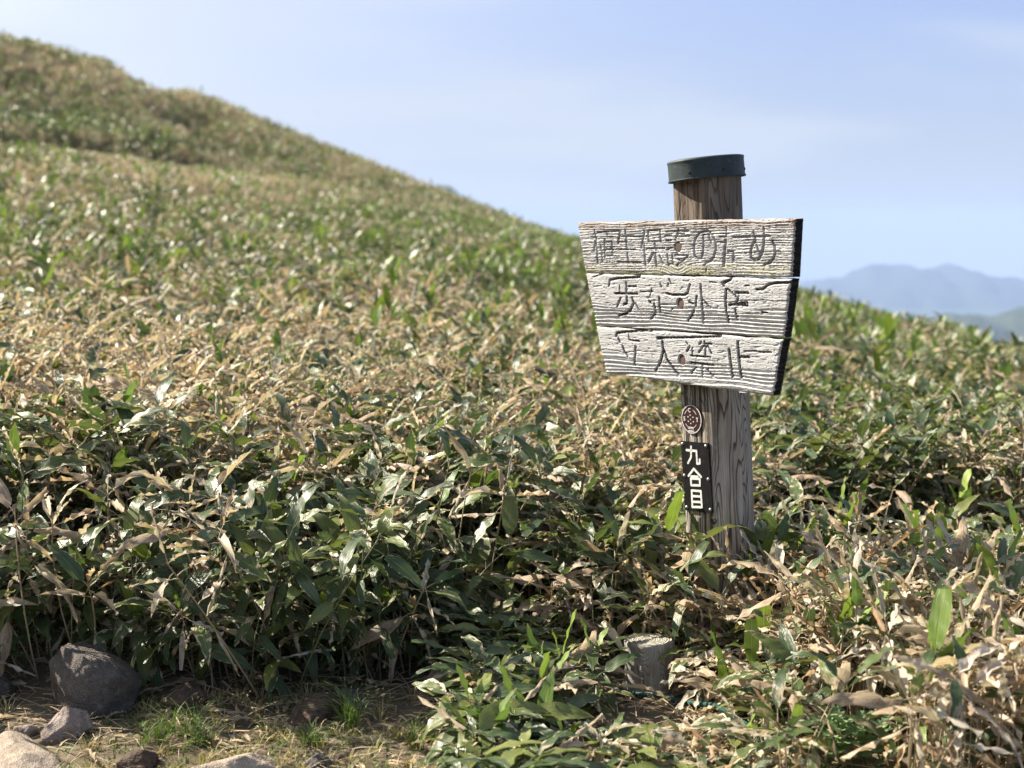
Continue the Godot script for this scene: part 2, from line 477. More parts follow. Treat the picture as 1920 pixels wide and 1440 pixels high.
func sky_picture(to_sun: Vector3) -> ImageTexture:
	# clear hazy air: pale at the horizon, deeper blue overhead, whiter round the sun, a few thin veils of cirrus
	var w := 1024
	var h := 512
	var im := Image.create(w, h, false, Image.FORMAT_RGBF)
	var f := noise(91, 1.0, 5)
	for y in h:
		var el := PI * (0.5 - (y + 0.5) / h)
		var up := sin(el)
		var flat := cos(el)
		for x in w:
			var a := TAU * (x + 0.5) / w
			var d := Vector3(sin(a) * flat, up, -cos(a) * flat)
			var e := clampf(up, 0.0, 1.0)
			var col := SKY_LOW.lerp(SKY_MID, smoothstep(0.0, 0.16, e)).lerp(SKY_TOP, smoothstep(0.08, 0.85, e))
			var c := maxf(d.dot(to_sun), 0.0)
			var glow := pow(c, 3.0) * 1.85
			col = col.lerp(SKY_GLOW, clampf(glow, 0, 1))
			if up > 0.0:
				var q := Vector2(d.x, d.z) / (up + 0.22)
				var veil := smoothstep(0.0, 0.6, f.get_noise_2d(q.x * 0.55 + 4.0, q.y * 1.5) + 0.12)
				col = col.lerp(SKY_VEIL, veil * 0.6)
			else:
				col = SKY_LOW.lerp(SKY_GLOW, 0.08)
			im.set_pixel(x, y, col)
	return ImageTexture.create_from_image(im)


# ---------- the sign ----------
func sign_frame() -> Transform3D:
	return Transform3D(Basis(SIGN_X, SIGN_UP, SIGN_Z).orthonormalized(), on_ground(SIGN_AT.x, SIGN_AT.z) * Vector3(1, 0, 1))

# Weathered grain stands in small ledges: each band leans back going down and juts out again at the next hard ring.
func ledge(p: float) -> float:
	var band := floorf(p)
	var f := p - band
	var deep := sin(band * 12.9898) * 43758.5453
	deep = 0.35 + 0.95 * (deep - floorf(deep))
	return deep * (f / 0.84 - 1.0 if f < 0.84 else (1.0 - f) / 0.16 - 1.0)

# One plank: its face is a fine relief (weathered grain, carved strokes), corners in millimetres: top left, top right, bottom left, bottom right.
func plank(strokes: Array, q: Array, sd: int, fine: bool, bolt: Vector2) -> Array:
	const THICK := 50.0
	var wide: float = q[2] - q[0]
	var nx := int(wide / 2.0)
	var ny := int((q[1] - q[5]) / 1.4)
	var px := PackedFloat32Array()
	var py := PackedFloat32Array()
	var cut := PackedFloat32Array()
	px.resize(nx * ny); py.resize(nx * ny); cut.resize(nx * ny)
	var ragged := noise(sd + 5, 0.09, 2)
	var wob := noise(sd + 6, 0.012, 3)
	for j in ny:
		var t := j / float(ny - 1)
		for i in nx:
			var s := i / float(nx - 1)
			var x := lerpf(lerpf(q[0], q[2], s), lerpf(q[4], q[6], s), t)
			var y := lerpf(lerpf(q[1], q[3], s), lerpf(q[5], q[7], s), t)
			y += wob.get_noise_2d(x, 3.0) * 3.0 * (1.0 - t) + wob.get_noise_2d(x, 90.0) * 3.0 * t
			x += (ragged.get_noise_2d(y, 7.0) * 4.0 - 2.0 - 5.0 * t * maxf(ragged.get_noise_2d(y * 1.5, 70.0), 0.0)) * smoothstep(0.975, 1.0, s) + ragged.get_noise_2d(y, 40.0) * 3.0 * smoothstep(0.02, 0.0, s)
			px[j * nx + i] = x
			py[j * nx + i] = y
	var rough := noise(sd, 0.12, 2)
	for st in strokes:
		var w: float = st[0] * 0.88 - 0.2
		for k in range(1, st.size() - 3, 2):
			var a := Vector2(st[k], st[k + 1])
			var b := Vector2(st[k + 2], st[k + 3])
			var lo := Vector2(minf(a.x, b.x), minf(a.y, b.y)) - Vector2(12, 12)
			var hi := Vector2(maxf(a.x, b.x), maxf(a.y, b.y)) + Vector2(12, 12)
			var j0 := clampi(int((q[1] - hi.y) / (q[1] - q[5]) * ny) - 14, 0, ny)
			var j1 := clampi(int((q[1] - lo.y) / (q[1] - q[5]) * ny) + 14, 0, ny)
			for j in range(j0, j1):
				var xl := px[j * nx]
				var step := (px[j * nx + nx - 1] - xl) / (nx - 1)
				for i in range(clampi(int((lo.x - xl) / step), 0, nx), clampi(int((hi.x - xl) / step) + 2, 0, nx)):
					var p := Vector2(px[j * nx + i], py[j * nx + i])
					var ab := b - a
					var f := clampf((p - a).dot(ab) / maxf(ab.length_squared(), 0.01), 0, 1)
					var d := p.distance_to(a + ab * f) + rough.get_noise_2d(p.x, p.y) * 1.6
					var depth := 7.5 * clampf((w + 1.2 - d) / 2.4, 0, 1)
					cut[j * nx + i] = maxf(cut[j * nx + i], depth)
	var well := PackedFloat32Array()
	well.resize(nx * ny)
	for k in nx * ny:
		var d := Vector2(px[k] - bolt.x * 1000.0, py[k] - bolt.y * 1000.0).length()
		well[k] = 7.0 * clampf((17.5 - d) / 1.5, 0, 1)
		if d < 18.0: cut[k] = 0.0
	# grain
	var bend := noise(sd + 1, 0.0035, 2)
	var line := noise(sd + 2, 1.0, 2)
	var deep := noise(sd + 3, 1.0, 1)
	var patch := noise(sd + 4, 0.02, 3)
	var chip := noise(sd + 9, 0.05, 3)
	var s := Shape.new()
	for j in ny:
		var t := j / float(ny - 1)
		for i in nx:
			var u := i / float(nx - 1)
			var k := j * nx + i
			var x := px[k]
			var y := py[k]
			var knot := Vector2(x + 5.0, (y - (1262.0 if fine else -500.0)) * 1.4).length()
			var yy := y + bend.get_noise_2d(x, y * 3.0) * 5.0 + 22.0 * exp(-knot * knot / 2400.0)
			var h := 0.0
			var g1 := line.get_noise_2d(x * 0.0022, yy * 0.17)
			var g2 := line.get_noise_2d(x * 0.009 + 60.0, yy * 0.42)
			if fine:
				var saw := ledge(yy / 8.0 + 0.7 * deep.get_noise_2d(x * 0.0012, yy * 0.016))
				h = saw * (3.0 + 2.2 * bend.get_noise_2d(x * 2.0 + 70.0, y * 2.0)) - 3.2 * smoothstep(0.10, 0.0, absf(g1)) - absf(g2) * 1.6
			else:
				var zone := smoothstep(0.50, 0.66, t + 0.16 * bend.get_noise_2d(x * 0.6, 20.0))
				var saw := ledge(yy / 12.5 + 0.9 * deep.get_noise_2d(x * 0.0009 + 9.0, yy * 0.011))
				h = -(1.0 - zone) * (1.6 * smoothstep(0.07, 0.0, absf(g1)) + absf(g2) * 1.0) + zone * (saw * (9.0 + 3.0 * bend.get_noise_2d(x + 900.0, y * 3.0)) - absf(g2) * 1.5)
				var split := absf(yy - (1171.0 if sd == 520 else 1003.0) - 9.0 * bend.get_noise_2d(x * 2.5, 44.0))
				h -= 5.0 * smoothstep(1.8, 0.4, split) * smoothstep(0.58, 0.72, u if sd == 520 else 1.0 - u)
				h -= smoothstep(0.42, 0.52, chip.get_noise_2d(x * 0.25, y * 1.1)) * 2.2 * (1.0 - zone)
			var fibre := line.get_noise_2d(x * 0.02 + 800.0, yy * 1.1)
			h += fibre * 0.9
			h = h * (1.0 - well[k] / 7.0) - well[k] - cut[k]
			var rim := minf(minf((1.0 - u) * wide, u * wide), minf(t, 1.0 - t) * absf(q[1] - q[5]))
			h -= 5.0 * pow(1.0 - clampf(rim / 6.0, 0, 1), 2.0)
			var streak := line.get_noise_2d(x * 0.004 + 300.0, yy * 0.30)
			var col := Color(0.46, 0.465, 0.465).lerp(Color(0.24, 0.242, 0.245), clampf((0.5 if fine else 0.2) + streak * 1.3, 0, 1))
			col = col.lerp(Color(0.53, 0.53, 0.525), clampf(patch.get_noise_2d(x * 0.4, y) * 0.9, 0, 1))
			col *= 1.0 + 0.22 * fibre + 0.15 * g2
			col = col.lerp(Color(0.10, 0.092, 0.085), smoothstep(0.09, 0.0, absf(g1)) * (0.75 if fine else 0.5) * clampf(0.6 + streak, 0, 1))
			if fine:   # brown unsilvered wood along the top edge, algae along the bottom
				col = col.lerp(Color(0.20, 0.13, 0.09), smoothstep(0.20, 0.06, t + 0.10 * patch.get_noise_2d(x, y)) * clampf(0.45 + 0.9 * streak, 0, 1))
				col = col.lerp(Color(0.30, 0.29, 0.17), clampf(smoothstep(0.72, 0.9, t) * (0.5 + patch.get_noise_2d(x * 0.3 + 400.0, y)) * 0.8, 0, 1))
			if cut[k] > 3.0:   # stroke bottoms coloured near black, fainter on the finely grained plank
				col = col.lerp(Color(0.018, 0.017, 0.016), 0.95 * smoothstep(-0.6, -0.1, rough.get_noise_2d(x * 0.7, y * 0.7)) * (0.25 if fine else 0.95))
			s.add(Vector3(x, y, THICK + h) * 0.001, Vector2(x, y) * 0.001, col)
	s.sheet(0, ny, nx)
	# the four edges and the back
	var ends := Shape.new()
	var loop := []
	for i in nx: loop.append(i)
	for j in range(1, ny): loop.append(j * nx + nx - 1)
	for i in range(nx - 2, -1, -1): loop.append((ny - 1) * nx + i)
	for j in range(ny - 2, 0, -1): loop.append(j * nx)
	for k in loop.size():
		var a: int = loop[k]
		var b: int = loop[(k + 1) % loop.size()]
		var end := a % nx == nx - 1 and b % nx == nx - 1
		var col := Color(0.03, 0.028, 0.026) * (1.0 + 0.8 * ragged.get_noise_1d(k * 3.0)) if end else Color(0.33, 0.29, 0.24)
		var fa := s.v[a]
		var fb := s.v[b]
		var back := 0.015 + 0.002 * ragged.get_noise_1d(k * 0.4) * (1.0 if end else 0.0)
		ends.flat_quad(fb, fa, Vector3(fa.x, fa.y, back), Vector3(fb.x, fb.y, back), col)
	ends.flat_quad(Vector3(q[0], q[1], 15) * 0.001, Vector3(q[2], q[3], 15) * 0.001, Vector3(q[6], q[7], 15) * 0.001, Vector3(q[4], q[5], 15) * 0.001, Color(0.3, 0.27, 0.23))
	return [s, ends]

func bar_glyph(s: Shape, pts: Array, w: float, z: float, thick := 0.0012) -> void:
	# a rounded raised stroke, coordinates in millimetres
	for k in range(0, pts.size() - 3, 2):
		var a := Vector2(pts[k], pts[k + 1]) * 0.001
		var b := Vector2(pts[k + 2], pts[k + 3]) * 0.001
		var d := (b - a).normalized()
		var n := Vector2(-d.y, d.x) * w
		var ring := []
		for i in 9: ring.append(b + d.rotated(-PI / 2 + PI * i / 8.0) * w)
		for i in 9: ring.append(a - d.rotated(-PI / 2 + PI * i / 8.0) * w)
		var lift := z + thick + 0.00005 * (k % 5)
		var m := s.add(Vector3((a.x + b.x) / 2, (a.y + b.y) / 2, lift))
		var first := s.v.size()
		for p in ring: s.add(Vector3(p.x, p.y, lift))
		for i in ring.size(): s.tri(m, first + (i + 1) % ring.size(), first + i)
		for i in ring.size():
			var p: Vector2 = ring[i]
			var r: Vector2 = ring[(i + 1) % ring.size()]
			s.flat_quad(Vector3(p.x, p.y, lift), Vector3(r.x, r.y, lift), Vector3(r.x, r.y, z), Vector3(p.x, p.y, z))

func disc(s: Shape, at: Vector3, r: float, thick: float, sides := 40, inner := 0.0, dome := 0.0) -> void:
	# a flat round piece facing +z, or a ring where inner > 0
	var m := s.add(at + Vector3(0, 0, thick + dome)) if inner == 0.0 else -1
	var f := s.v.size()
	for k in sides:
		var a := TAU * k / sides
		var d := Vector3(cos(a), sin(a), 0)
		s.add(at + d * r + Vector3(0, 0, thick))
		s.add(at + d * inner + Vector3(0, 0, thick))
	for k in sides:
		var k2 := (k + 1) % sides
		if inner == 0.0:
			s.tri(m, f + 2 * k2, f + 2 * k)
		else:
			s.quad(f + 2 * k2, f + 2 * k, f + 2 * k + 1, f + 2 * k2 + 1)
	for k in sides:
		var a := TAU * k / sides
		var b := TAU * (k + 1) / sides
		var p := Vector3(cos(a), sin(a), 0) * r + at
		var o := Vector3(cos(b), sin(b), 0) * r + at
		s.flat_quad(p + Vector3(0, 0, thick), o + Vector3(0, 0, thick), o, p)

func build_sign() -> void:
	var root := thing("trail_signpost", sign_frame())
	tag(root, "weathered grey wooden signpost with three carved planks on a thick log post", "signpost")
	# the log, flattened on the face that carries the planks
	var s := Shape.new()
	var rows := 150
	var cols := 120
	var wave := noise(21, 1.6, 2)
	var checks := [[0.31, 0.0025, 0.2, 1.55], [0.405, 0.003, 0.35, 0.95], [0.215, 0.002, 0.3, 0.85], [0.07, 0.0035, 0.1, 1.4], [0.17, 0.0022, 1.38, 1.56], [0.355, 0.0022, 1.40, 1.56], [0.045, 0.002, 0.5, 1.5], [0.125, 0.0025, 0.1, 0.86]]
	for r in rows:
		var y := -0.08 + 1.648 * r / (rows - 1)
		for k in cols:
			var a := TAU * k / cols
			var rad := POST_R * (1.0 - 0.018 * y) * (1.0 + 0.012 * wave.get_noise_2d(a * 0.8, y * 1.2))
			var c := cos(a - PI / 2)
			if c > 0.55:
				rad = minf(rad, (FLAT - 0.001) / c)
			for q in checks:
				var d := absf(wrapf(k / float(cols) - q[0] + 0.006 * wave.get_noise_1d(y * 3.0 + q[0] * 50.0), -0.5, 0.5)) * TAU * POST_R
				if y > q[2] and y < q[3] and d < 0.006:
					rad -= q[1] * 2.2 * (1.0 - d / 0.006)
			s.add(Vector3(cos(a) * rad, y, sin(a) * rad), Vector2(k / float(cols), 1.0 - (y + 0.1) / 1.75))
		# a seam column so that the texture closes
	for r in rows - 1:
		for k in cols - 1:
			s.quad(r * cols + k, r * cols + k + 1, (r + 1) * cols + k + 1, (r + 1) * cols + k)
	var seam := s.v.size()
	for r in rows:
		s.add(s.v[r * cols + cols - 1], s.uv[r * cols + cols - 1])
		s.add(s.v[r * cols], Vector2(1, s.uv[r * cols].y))
	for r in rows - 1:
		s.quad(seam + 2 * r, seam + 2 * r + 1, seam + 2 * r + 3, seam + 2 * r + 2)
	commit(s, M.post, "post", root)
	# drilled hole low on the face, its inner shade a near-black disc
	var hole := Shape.new()
	disc(hole, Vector3(0.060, 0.475, FLAT - 0.006), 0.011, 0.0055, 24, 0.0)
	commit(hole, M.hole, "drilled_hole", root)
	# metal cap, tipped a little
	var cap := Shape.new()
	var prof := [[0.0, 0.066], [0.08, 0.066], [0.112, 0.0655], [0.1195, 0.063], [0.1205, 0.058], [0.1185, 0.0525], [0.119, 0.050], [0.119, 0.006], [0.1215, 0.004], [0.1215, -0.001], [0.117, -0.001], [0.114, 0.004], [0.112, 0.05]]
	for p in prof:
		for k in 64:
			var a := TAU * k / 64
			var dent := 1.0 + 0.006 * wave.get_noise_2d(cos(a) * 2.0, sin(a) * 2.0)
			cap.add(Vector3(cos(a) * p[0] * dent, p[1], sin(a) * p[0] * dent))
	cap.sheet(0, prof.size(), 64, true)
	var capped := commit(cap, M.cap, "cap", root, Transform3D(Basis(Vector3(0.35, 0, 1).normalized(), 0.055), Vector3(0, 1.541, 0)))
	var nail := Shape.new()
	disc(nail, Vector3.ZERO, 0.004, 0.002, 12, 0.0, 0.0015)
	for a in [0.35, 1.25, 2.2, -1.2]:
		commit(nail, M.hole, "nail", capped, Transform3D(Basis(Vector3.UP, a), Vector3(sin(a) * 0.119, 0.02, cos(a) * 0.119)))
	# two battens hold the planks off the log
	for bx in [-0.052, 0.052]:
		var bar := Shape.new()
		bar.flat_box(Transform3D(Basis(), Vector3(bx, 1.16, FLAT + 0.0075)), Vector3(0.04, 0.46, 0.0148), Color(0.3, 0.27, 0.23))
		commit(bar, M.plank_edge, "batten", root)
	# planks
	var quads := [[-489, 1427, 493, 1407, -457, 1260, 474, 1240], [-455, 1256, 471, 1236, -416, 1084, 433, 1067], [-414, 1080, 430, 1062, -375, 926, 382, 893]]
	var texts := [ROW_1, ROW_2, ROW_3]
	var bolts := [Vector2(0.0, 1.3366), Vector2(0.002, 1.1616), Vector2(-0.001, 0.9852)]
	var says := ["top plank, finely grained, carved with the longest line of characters", "middle plank, pale, deeply grooved along its lower part", "bottom plank, shortest, deeply grooved along its lower half"]
	for k in 3:
		var both := plank(texts[k], quads[k], 500 + 20 * k, k == 0, bolts[k])
		var o := commit(both[0], M.plank, "plank", root, Transform3D(Basis(), Vector3(0, 0, FLAT)))
		o.set_meta("label", says[k])
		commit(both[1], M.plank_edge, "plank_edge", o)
		var plug := Shape.new()
		disc(plug, Vector3(bolts[k].x, bolts[k].y, 0.0425), 0.0135, 0.0030, 32, 0.0, 0.0006)
		commit(plug, M.plug, "bolt_plug", o)
		var ring := Shape.new()
		disc(ring, Vector3(bolts[k].x, bolts[k].y, 0.0425), 0.0172, 0.0012, 32, 0.0134)
		commit(ring, M.hole, "bolt_well", o)
	# black plate with three characters
	var z := FLAT + 0.001
	var plate := Shape.new()
	var pq := [Vector2(-0.068, 0.719), Vector2(0.057, 0.722), Vector2(0.065, 0.502), Vector2(-0.061, 0.496)]
	var front := []
	var rear := []
	for p in pq:
		front.append(Vector3(p.x, p.y, z + 0.005)); rear.append(Vector3(p.x, p.y, z))
	plate.flat_quad(front[0], front[1], front[2], front[3])
	for k in 4:
		plate.flat_quad(front[(k + 1) % 4], front[k], rear[k], rear[(k + 1) % 4])
	var pl := commit(plate, M.plate, "number_plate", root)
	pl.set_meta("label", "black plate with three white characters and six rivets")
	for glyph in [[[-42, 692, 4, 693, 5, 653, 18, 655, 17, 667], [-20, 705, -22, 671, -37, 651]], [[-37, 610, -11, 635, 21, 612], [-25, 609, 5, 611], [-27, 602, 14, 605, 14, 584, -26, 581, -27, 602]], [[-25, 564, 17, 566, 19, 515, -25, 511, -25, 564], [-23, 546, 16, 549], [-22, 528, 17, 531]]]:
		var g := Shape.new()
		for st in glyph: bar_glyph(g, st, 0.0036, z + 0.005)
		commit(g, M.white_paint, "character", pl)
	var rivet := Shape.new()
	for i in 5:
		var e := i / 4.0 * PI / 2
		for k in 14:
			var a := TAU * k / 14
			rivet.add(Vector3(cos(a) * cos(e) * 0.0052, sin(a) * cos(e) * 0.0052, sin(e) * 0.0042))
	rivet.sheet(0, 5, 14, true)
	for p in [[-60, 711], [47, 713], [-57, 609], [52, 608], [-52, 507], [56, 512]]:
		commit(rivet, M.steel, "rivet", pl, Transform3D(Basis(), Vector3(p[0] * 0.001, p[1] * 0.001, z + 0.005)))
	# round badge
	var bc := Vector3(-0.0165, 0.7925, z)
	var badge := Shape.new()
	disc(badge, bc, 0.0475, 0.0025, 64)
	var bd := commit(badge, M.badge, "round_badge", root)
	bd.set_meta("label", "round dark red badge with a white ring, letters and dots")
	var rim := Shape.new()
	disc(rim, bc + Vector3(0, 0, 0.0025), 0.0455, 0.0006, 64, 0.0428)
	commit(rim, M.white_paint, "ring", bd)
	for d in [[-26, 805], [-36, 799], [-13, 799], [-25, 791.5], [-35, 785], [-12, 785], [-24, 778.5]]:
		var dot := Shape.new()
		disc(dot, Vector3(d[0] * 0.001 + 0.004, d[1] * 0.001, z + 0.0025), 0.0022, 0.0006, 12)
		commit(dot, M.white_paint, "dot", bd)
	for arc in [[0.55, 1.15], [1.95, 2.65], [3.75, 4.15], [5.2, 5.65]]:
		var g := Shape.new()
		var pts := []
		for i in 9:
			var a: float = lerpf(arc[0], arc[1], i / 8.0)
			pts.append_array([(bc.x - 0.003 + cos(a) * 0.030) * 1000.0, (bc.y + 0.001 + sin(a) * 0.030) * 1000.0])
		bar_glyph(g, pts, 0.0008, z + 0.0025, 0.0006)
		commit(g, M.white_paint, "arc", bd)
	var font := SystemFont.new()
	font.font_names = PackedStringArray(["Droid Sans"])
	font.font_weight = 700
	for l in [["C", -0.0245, 0.8205], ["S", -0.0485, 0.792], ["T", 0.0095, 0.792]]:
		var t := TextMesh.new()
		t.text = l[0]
		t.font = font
		t.font_size = 32
		t.pixel_size = 0.0006
		t.depth = 0.0006
		t.material = M.white_paint
		put(t, "letter", bd, Transform3D(Basis(), Vector3(l[1], l[2], z + 0.003)))
	for b in [[-0.0205, 0.764, 0.026, 0.0065], [-0.019, 0.7515, 0.026, 0.009]]:
		var g := Shape.new()
		g.flat_box(Transform3D(Basis(), Vector3(b[0], b[1], z + 0.0029)), Vector3(b[2], b[3], 0.0009))
		var o := commit(g, M.white_paint, "date_bar", bd)
		for i in 5:
			var tick := Shape.new()
			tick.flat_box(Transform3D(Basis(), Vector3(b[0] - 0.0095 + 0.0047 * i, b[1], z + 0.0035)), Vector3(0.0018, b[3] * 0.55, 0.0004))
			commit(tick, M.badge, "tick", o)


# ---------- short log stake, rope, stones ----------
func build_stake() -> void:
	var p := on_ground(0.408, -4.44)
	var root := thing("short_log_stake", Transform3D(Basis(Vector3(0, 0, 1), 0.02), p))
	tag(root, "short round grey log stake with growth rings, standing in the bamboo before the signpost", "stake")
	var s := Shape.new()
	var f := noise(61, 1.2, 3)
	var rows := 34
	var cols := 72
	for r in rows:
		var y := -0.06 + 0.215 * minf(r / float(rows - 3), 1.0)
		for k in cols:
			var a := TAU * k / cols
			var split := absf(f.get_noise_2d(a * 5.0, y * 1.6))
			var rad := 0.0735 * (1.0 + 0.03 * f.get_noise_2d(cos(a), sin(a))) - 0.0035 * smoothstep(0.10, 0.0, split) - (0.004 if r == rows - 2 else 0.0)
			if r == rows - 1:
				rad -= 0.006
			s.add(Vector3(cos(a) * rad, y + (0.004 if r == rows - 1 else 0.0) + 0.003 * f.get_noise_2d(cos(a) * 2.0, sin(a) * 2.0 + 9.0), sin(a) * rad), Vector2(k / float(cols) * 0.7, 1.0 - y * 1.2))
	s.sheet(0, rows, cols, true)
	commit(s, M.stake, "log", root)
	var top := Shape.new()
	var mid := top.add(Vector3(0, 0.1575, 0), Vector2(0.5, 0.5))
	for r in range(1, 15):
		for k in cols:
			var a := TAU * k / cols
			var rad: float = s.v[(rows - 1) * cols + k].length() * 0.0 + Vector2(s.v[(rows - 1) * cols + k].x, s.v[(rows - 1) * cols + k].z).length() * r / 14.0
			var rings := sin(rad * 1000.0 * 0.95) * 0.0012
			top.add(Vector3(cos(a) * rad, (s.v[(rows - 1) * cols + k].y if r == 14 else 0.1575 + rings), sin(a) * rad), Vector2(0.5 + cos(a) * rad / 0.15, 0.5 + sin(a) * rad / 0.15))
	for k in cols:
		top.tri(mid, 1 + k, 1 + (k + 1) % cols)
	top.sheet(1, 14, cols, true)
	commit(top, M.rings, "sawn_top", root)

func build_rope() -> void:
	var c := Curve3D.new()
	for q in [[-0.42, 0.05, -5.12], [-0.13, 0.09, -4.93], [0.14, 0.03, -4.60], [0.30, 0.025, -4.42], [0.345, 0.015, -4.36], [0.42, 0.012, -4.345], [0.50, 0.012, -4.30], [0.56, 0.06, -4.12], [0.62, 0.07, -3.95], [0.685, 0.05, -3.78], [0.80, 0.03, -3.52]]:
		c.add_point(Vector3(q[0], q[1] + ground(q[0], q[2]), q[2]))
	for i in c.point_count:
		var a := c.get_point_position(maxi(i - 1, 0))
		var b := c.get_point_position(mini(i + 1, c.point_count - 1))
		c.set_point_in(i, (a - b) / 6.0)
		c.set_point_out(i, (b - a) / 6.0)
	var s := Shape.new()
	for strand in 3:
		var pts := []
		var rad := []
		var n := 420
		for i in n:
			var d := c.get_baked_length() * i / (n - 1.0)
			var o := c.sample_baked(d)
			var f := (c.sample_baked(minf(d + 0.01, c.get_baked_length())) - c.sample_baked(maxf(d - 0.01, 0))).normalized()
			var x := f.cross(Vector3.UP).normalized()
			var y := x.cross(f)
			var a := d * 230.0 + TAU * strand / 3.0
			pts.append(o + (x * cos(a) + y * sin(a)) * 0.0042)
			rad.append(0.0034)
		s.tube(pts, rad, 6)
	tag(commit(s, M.rope, "trail_rope"), "teal green twisted rope running past the foot of the short log stake", "rope")

func rock_shape(sd: int, size: Vector3, planes: int, rough: float) -> Shape:
	var r := RandomNumberGenerator.new()
	r.seed = sd
	var cuts := []
	for k in planes:
		var d := Vector3(r.randf_range(-1, 1), r.randf_range(-0.8, 1), r.randf_range(-1, 1)).normalized()
		cuts.append([d, r.randf_range(0.60, 0.78)])
	var f := noise(sd, 1.3, 4)
	var s := Shape.new()
	var rows := 44
	var cols := 64
	for i in rows:
		var e := -PI / 2 + PI * i / (rows - 1)
		for k in cols:
			var a := TAU * k / cols
			var d := Vector3(cos(a) * cos(e), sin(e), sin(a) * cos(e))
			var rad := 1.0
			for q in cuts:
				var c: float = d.dot(q[0])
				if c > 0.05:
					var t: float = q[1] / c
					rad = minf(rad, t) if absf(rad - t) > 0.03 else (rad + t) / 2 - 0.012
			rad *= 1.0 + rough * f.get_noise_3d(d.x * 1.5, d.y * 1.5, d.z * 1.5) + rough * 0.35 * f.get_noise_3d(d.x * 7.0, d.y * 7.0, d.z * 7.0)
			s.add(d * rad * size, Vector2(k / float(cols), i / float(rows)))
	s.sheet(0, rows, cols, true)
	return s

func build_stones() -> void:
	# [x, z, size, sink, planes, seed, material, name, label]
	var list := [
		[-1.20, -4.33, Vector3(0.168, 0.132, 0.125), 0.040, 16, 3, "dark_stone", "boulder", "large dark grey boulder lying in the shade below the bamboo"],
		[-1.225, -4.10, Vector3(0.068, 0.055, 0.055), 0.012, 9, 8, "pale_stone", "stone", "pinkish grey angular stone leaning at the front of the large dark boulder"],
		[-1.345, -4.14, Vector3(0.036, 0.028, 0.032), 0.006, 8, 12, "pale_stone", "stone", "small brownish stone just left of the angular stone"],
		[-1.53, -4.42, Vector3(0.075, 0.055, 0.06), 0.01, 9, 14, "dark_stone", "stone", "dark rounded stone at the left edge beside the large boulder"],
		[-1.50, -4.20, Vector3(0.06, 0.05, 0.05), 0.01, 9, 15, "dark_stone", "stone", "dark stone at the left edge, nearer than its neighbour"],
		[-1.32, -3.86, Vector3(0.20, 0.05, 0.13), 0.020, 10, 16, "path_stone", "flat_stone", "pale flat sunlit slab in the bottom left corner of the trail"],
		[-1.10, -3.76, Vector3(0.07, 0.03, 0.06), 0.008, 9, 31, "path_stone", "flat_stone", "small pale slab beside the bottom left corner slab"],
		[-0.70, -3.76, Vector3(0.11, 0.05, 0.075), 0.012, 10, 17, "path_stone", "flat_stone", "pale flat stone at the bottom edge right of the grass"],
		[-0.975, -3.86, Vector3(0.055, 0.045, 0.05), 0.014, 9, 18, "brown_stone", "stone", "dark brown stone sunk in the sunlit grass"],
		[-0.93, -4.30, Vector3(0.062, 0.052, 0.055), 0.012, 8, 19, "brown_stone", "stone", "brown rounded stone half buried in dead leaves right of the boulder"],
		[-0.56, -4.23, Vector3(0.065, 0.060, 0.10), 0.028, 8, 20, "brown_stone", "stone", "brown ridge of stone breaking through the shaded litter"],
		[-0.47, -4.36, Vector3(0.055, 0.035, 0.05), 0.010, 9, 21, "dark_stone", "stone", "dark flat stone in the shade behind the brown ridge of stone"],
		[-0.505, -3.84, Vector3(0.045, 0.030, 0.045), 0.008, 9, 22, "dark_stone", "stone", "small dark stone in the litter near the bottom edge"],
		[-0.02, -3.95, Vector3(0.085, 0.03, 0.06), 0.010, 9, 23, "path_stone", "flat_stone", "pale flat stone under the front bamboo leaves"],
	]
	for q in list:
		var p := on_ground(q[0], q[1])
		var o := commit(rock_shape(q[5], q[2] * Vector3(1.3, 1.25, 1.3), q[4] + 9, 0.06), M[q[6]], q[7], null, Transform3D(Basis(Vector3.UP, q[5] * 1.7), p + Vector3(0, q[2].y * 0.72 - q[3] - 0.012, 0)))
		tag(o, q[8], "stone", "stones along the trail")


# ---------- plants ----------
const GREEN := 0
const EDGED := 1
const DEAD := 2
const RUST := 3
const YOUNG := 4
var leaf_shapes := []    # [kind] -> array of Shape, base at the origin, growing along +z
var leaf_meshes := []    # the same as meshes
var low_shapes := []     # the same with few triangles, for far plants

# a lanceolate blade; droop and curl in radians over its length
func blade(cell: int, length: float, width: float, droop: float, gutter: float, curl: float, twist: float, segs: int, cut: float, wave: float, ph: float) -> Shape:
	var s := Shape.new()
	var p := Vector3.ZERO
	var dir := 0.0
	var cx := cell % CELLS
	var cy := cell / CELLS
	for i in segs + 1:
		var t := i / float(segs)
		var w := width * 0.5 * pow(sin(PI * pow(clampf(t * cut + 0.015, 0, 1), 0.62)), 0.85)
		if t > 0.999 and cut > 0.97:
			w = 0.0006
		var fwd := Vector3(0, sin(dir), cos(dir))
		var up := Vector3(0, cos(dir), -sin(dir))
		var roll := twist * t + 0.15 * sin(ph + t * 5.0) * wave
		var side := (Vector3.RIGHT * cos(roll) + up * sin(roll))
		var nrm := (up * cos(roll) - Vector3.RIGHT * sin(roll))
		var g := gutter + curl * t
		var ripple := wave * 0.006 * sin(ph * 2.0 + t * 17.0)
		for k in [-1.0, 0.0, 1.0]:
			var q: Vector3 = p + side * (k * w * cos(g)) + nrm * (absf(k) * (w * sin(g)) + k * ripple * absf(k))
			s.add(q, Vector2((cx + 0.5 + 0.47 * k) / CELLS, (cy + 0.004 + 0.992 * t * cut) / 2.0))
		p += fwd * (length / segs)
		dir -= droop / segs * (0.5 + t)
	s.sheet(0, segs + 1, 3)
	s.smooth()
	return s

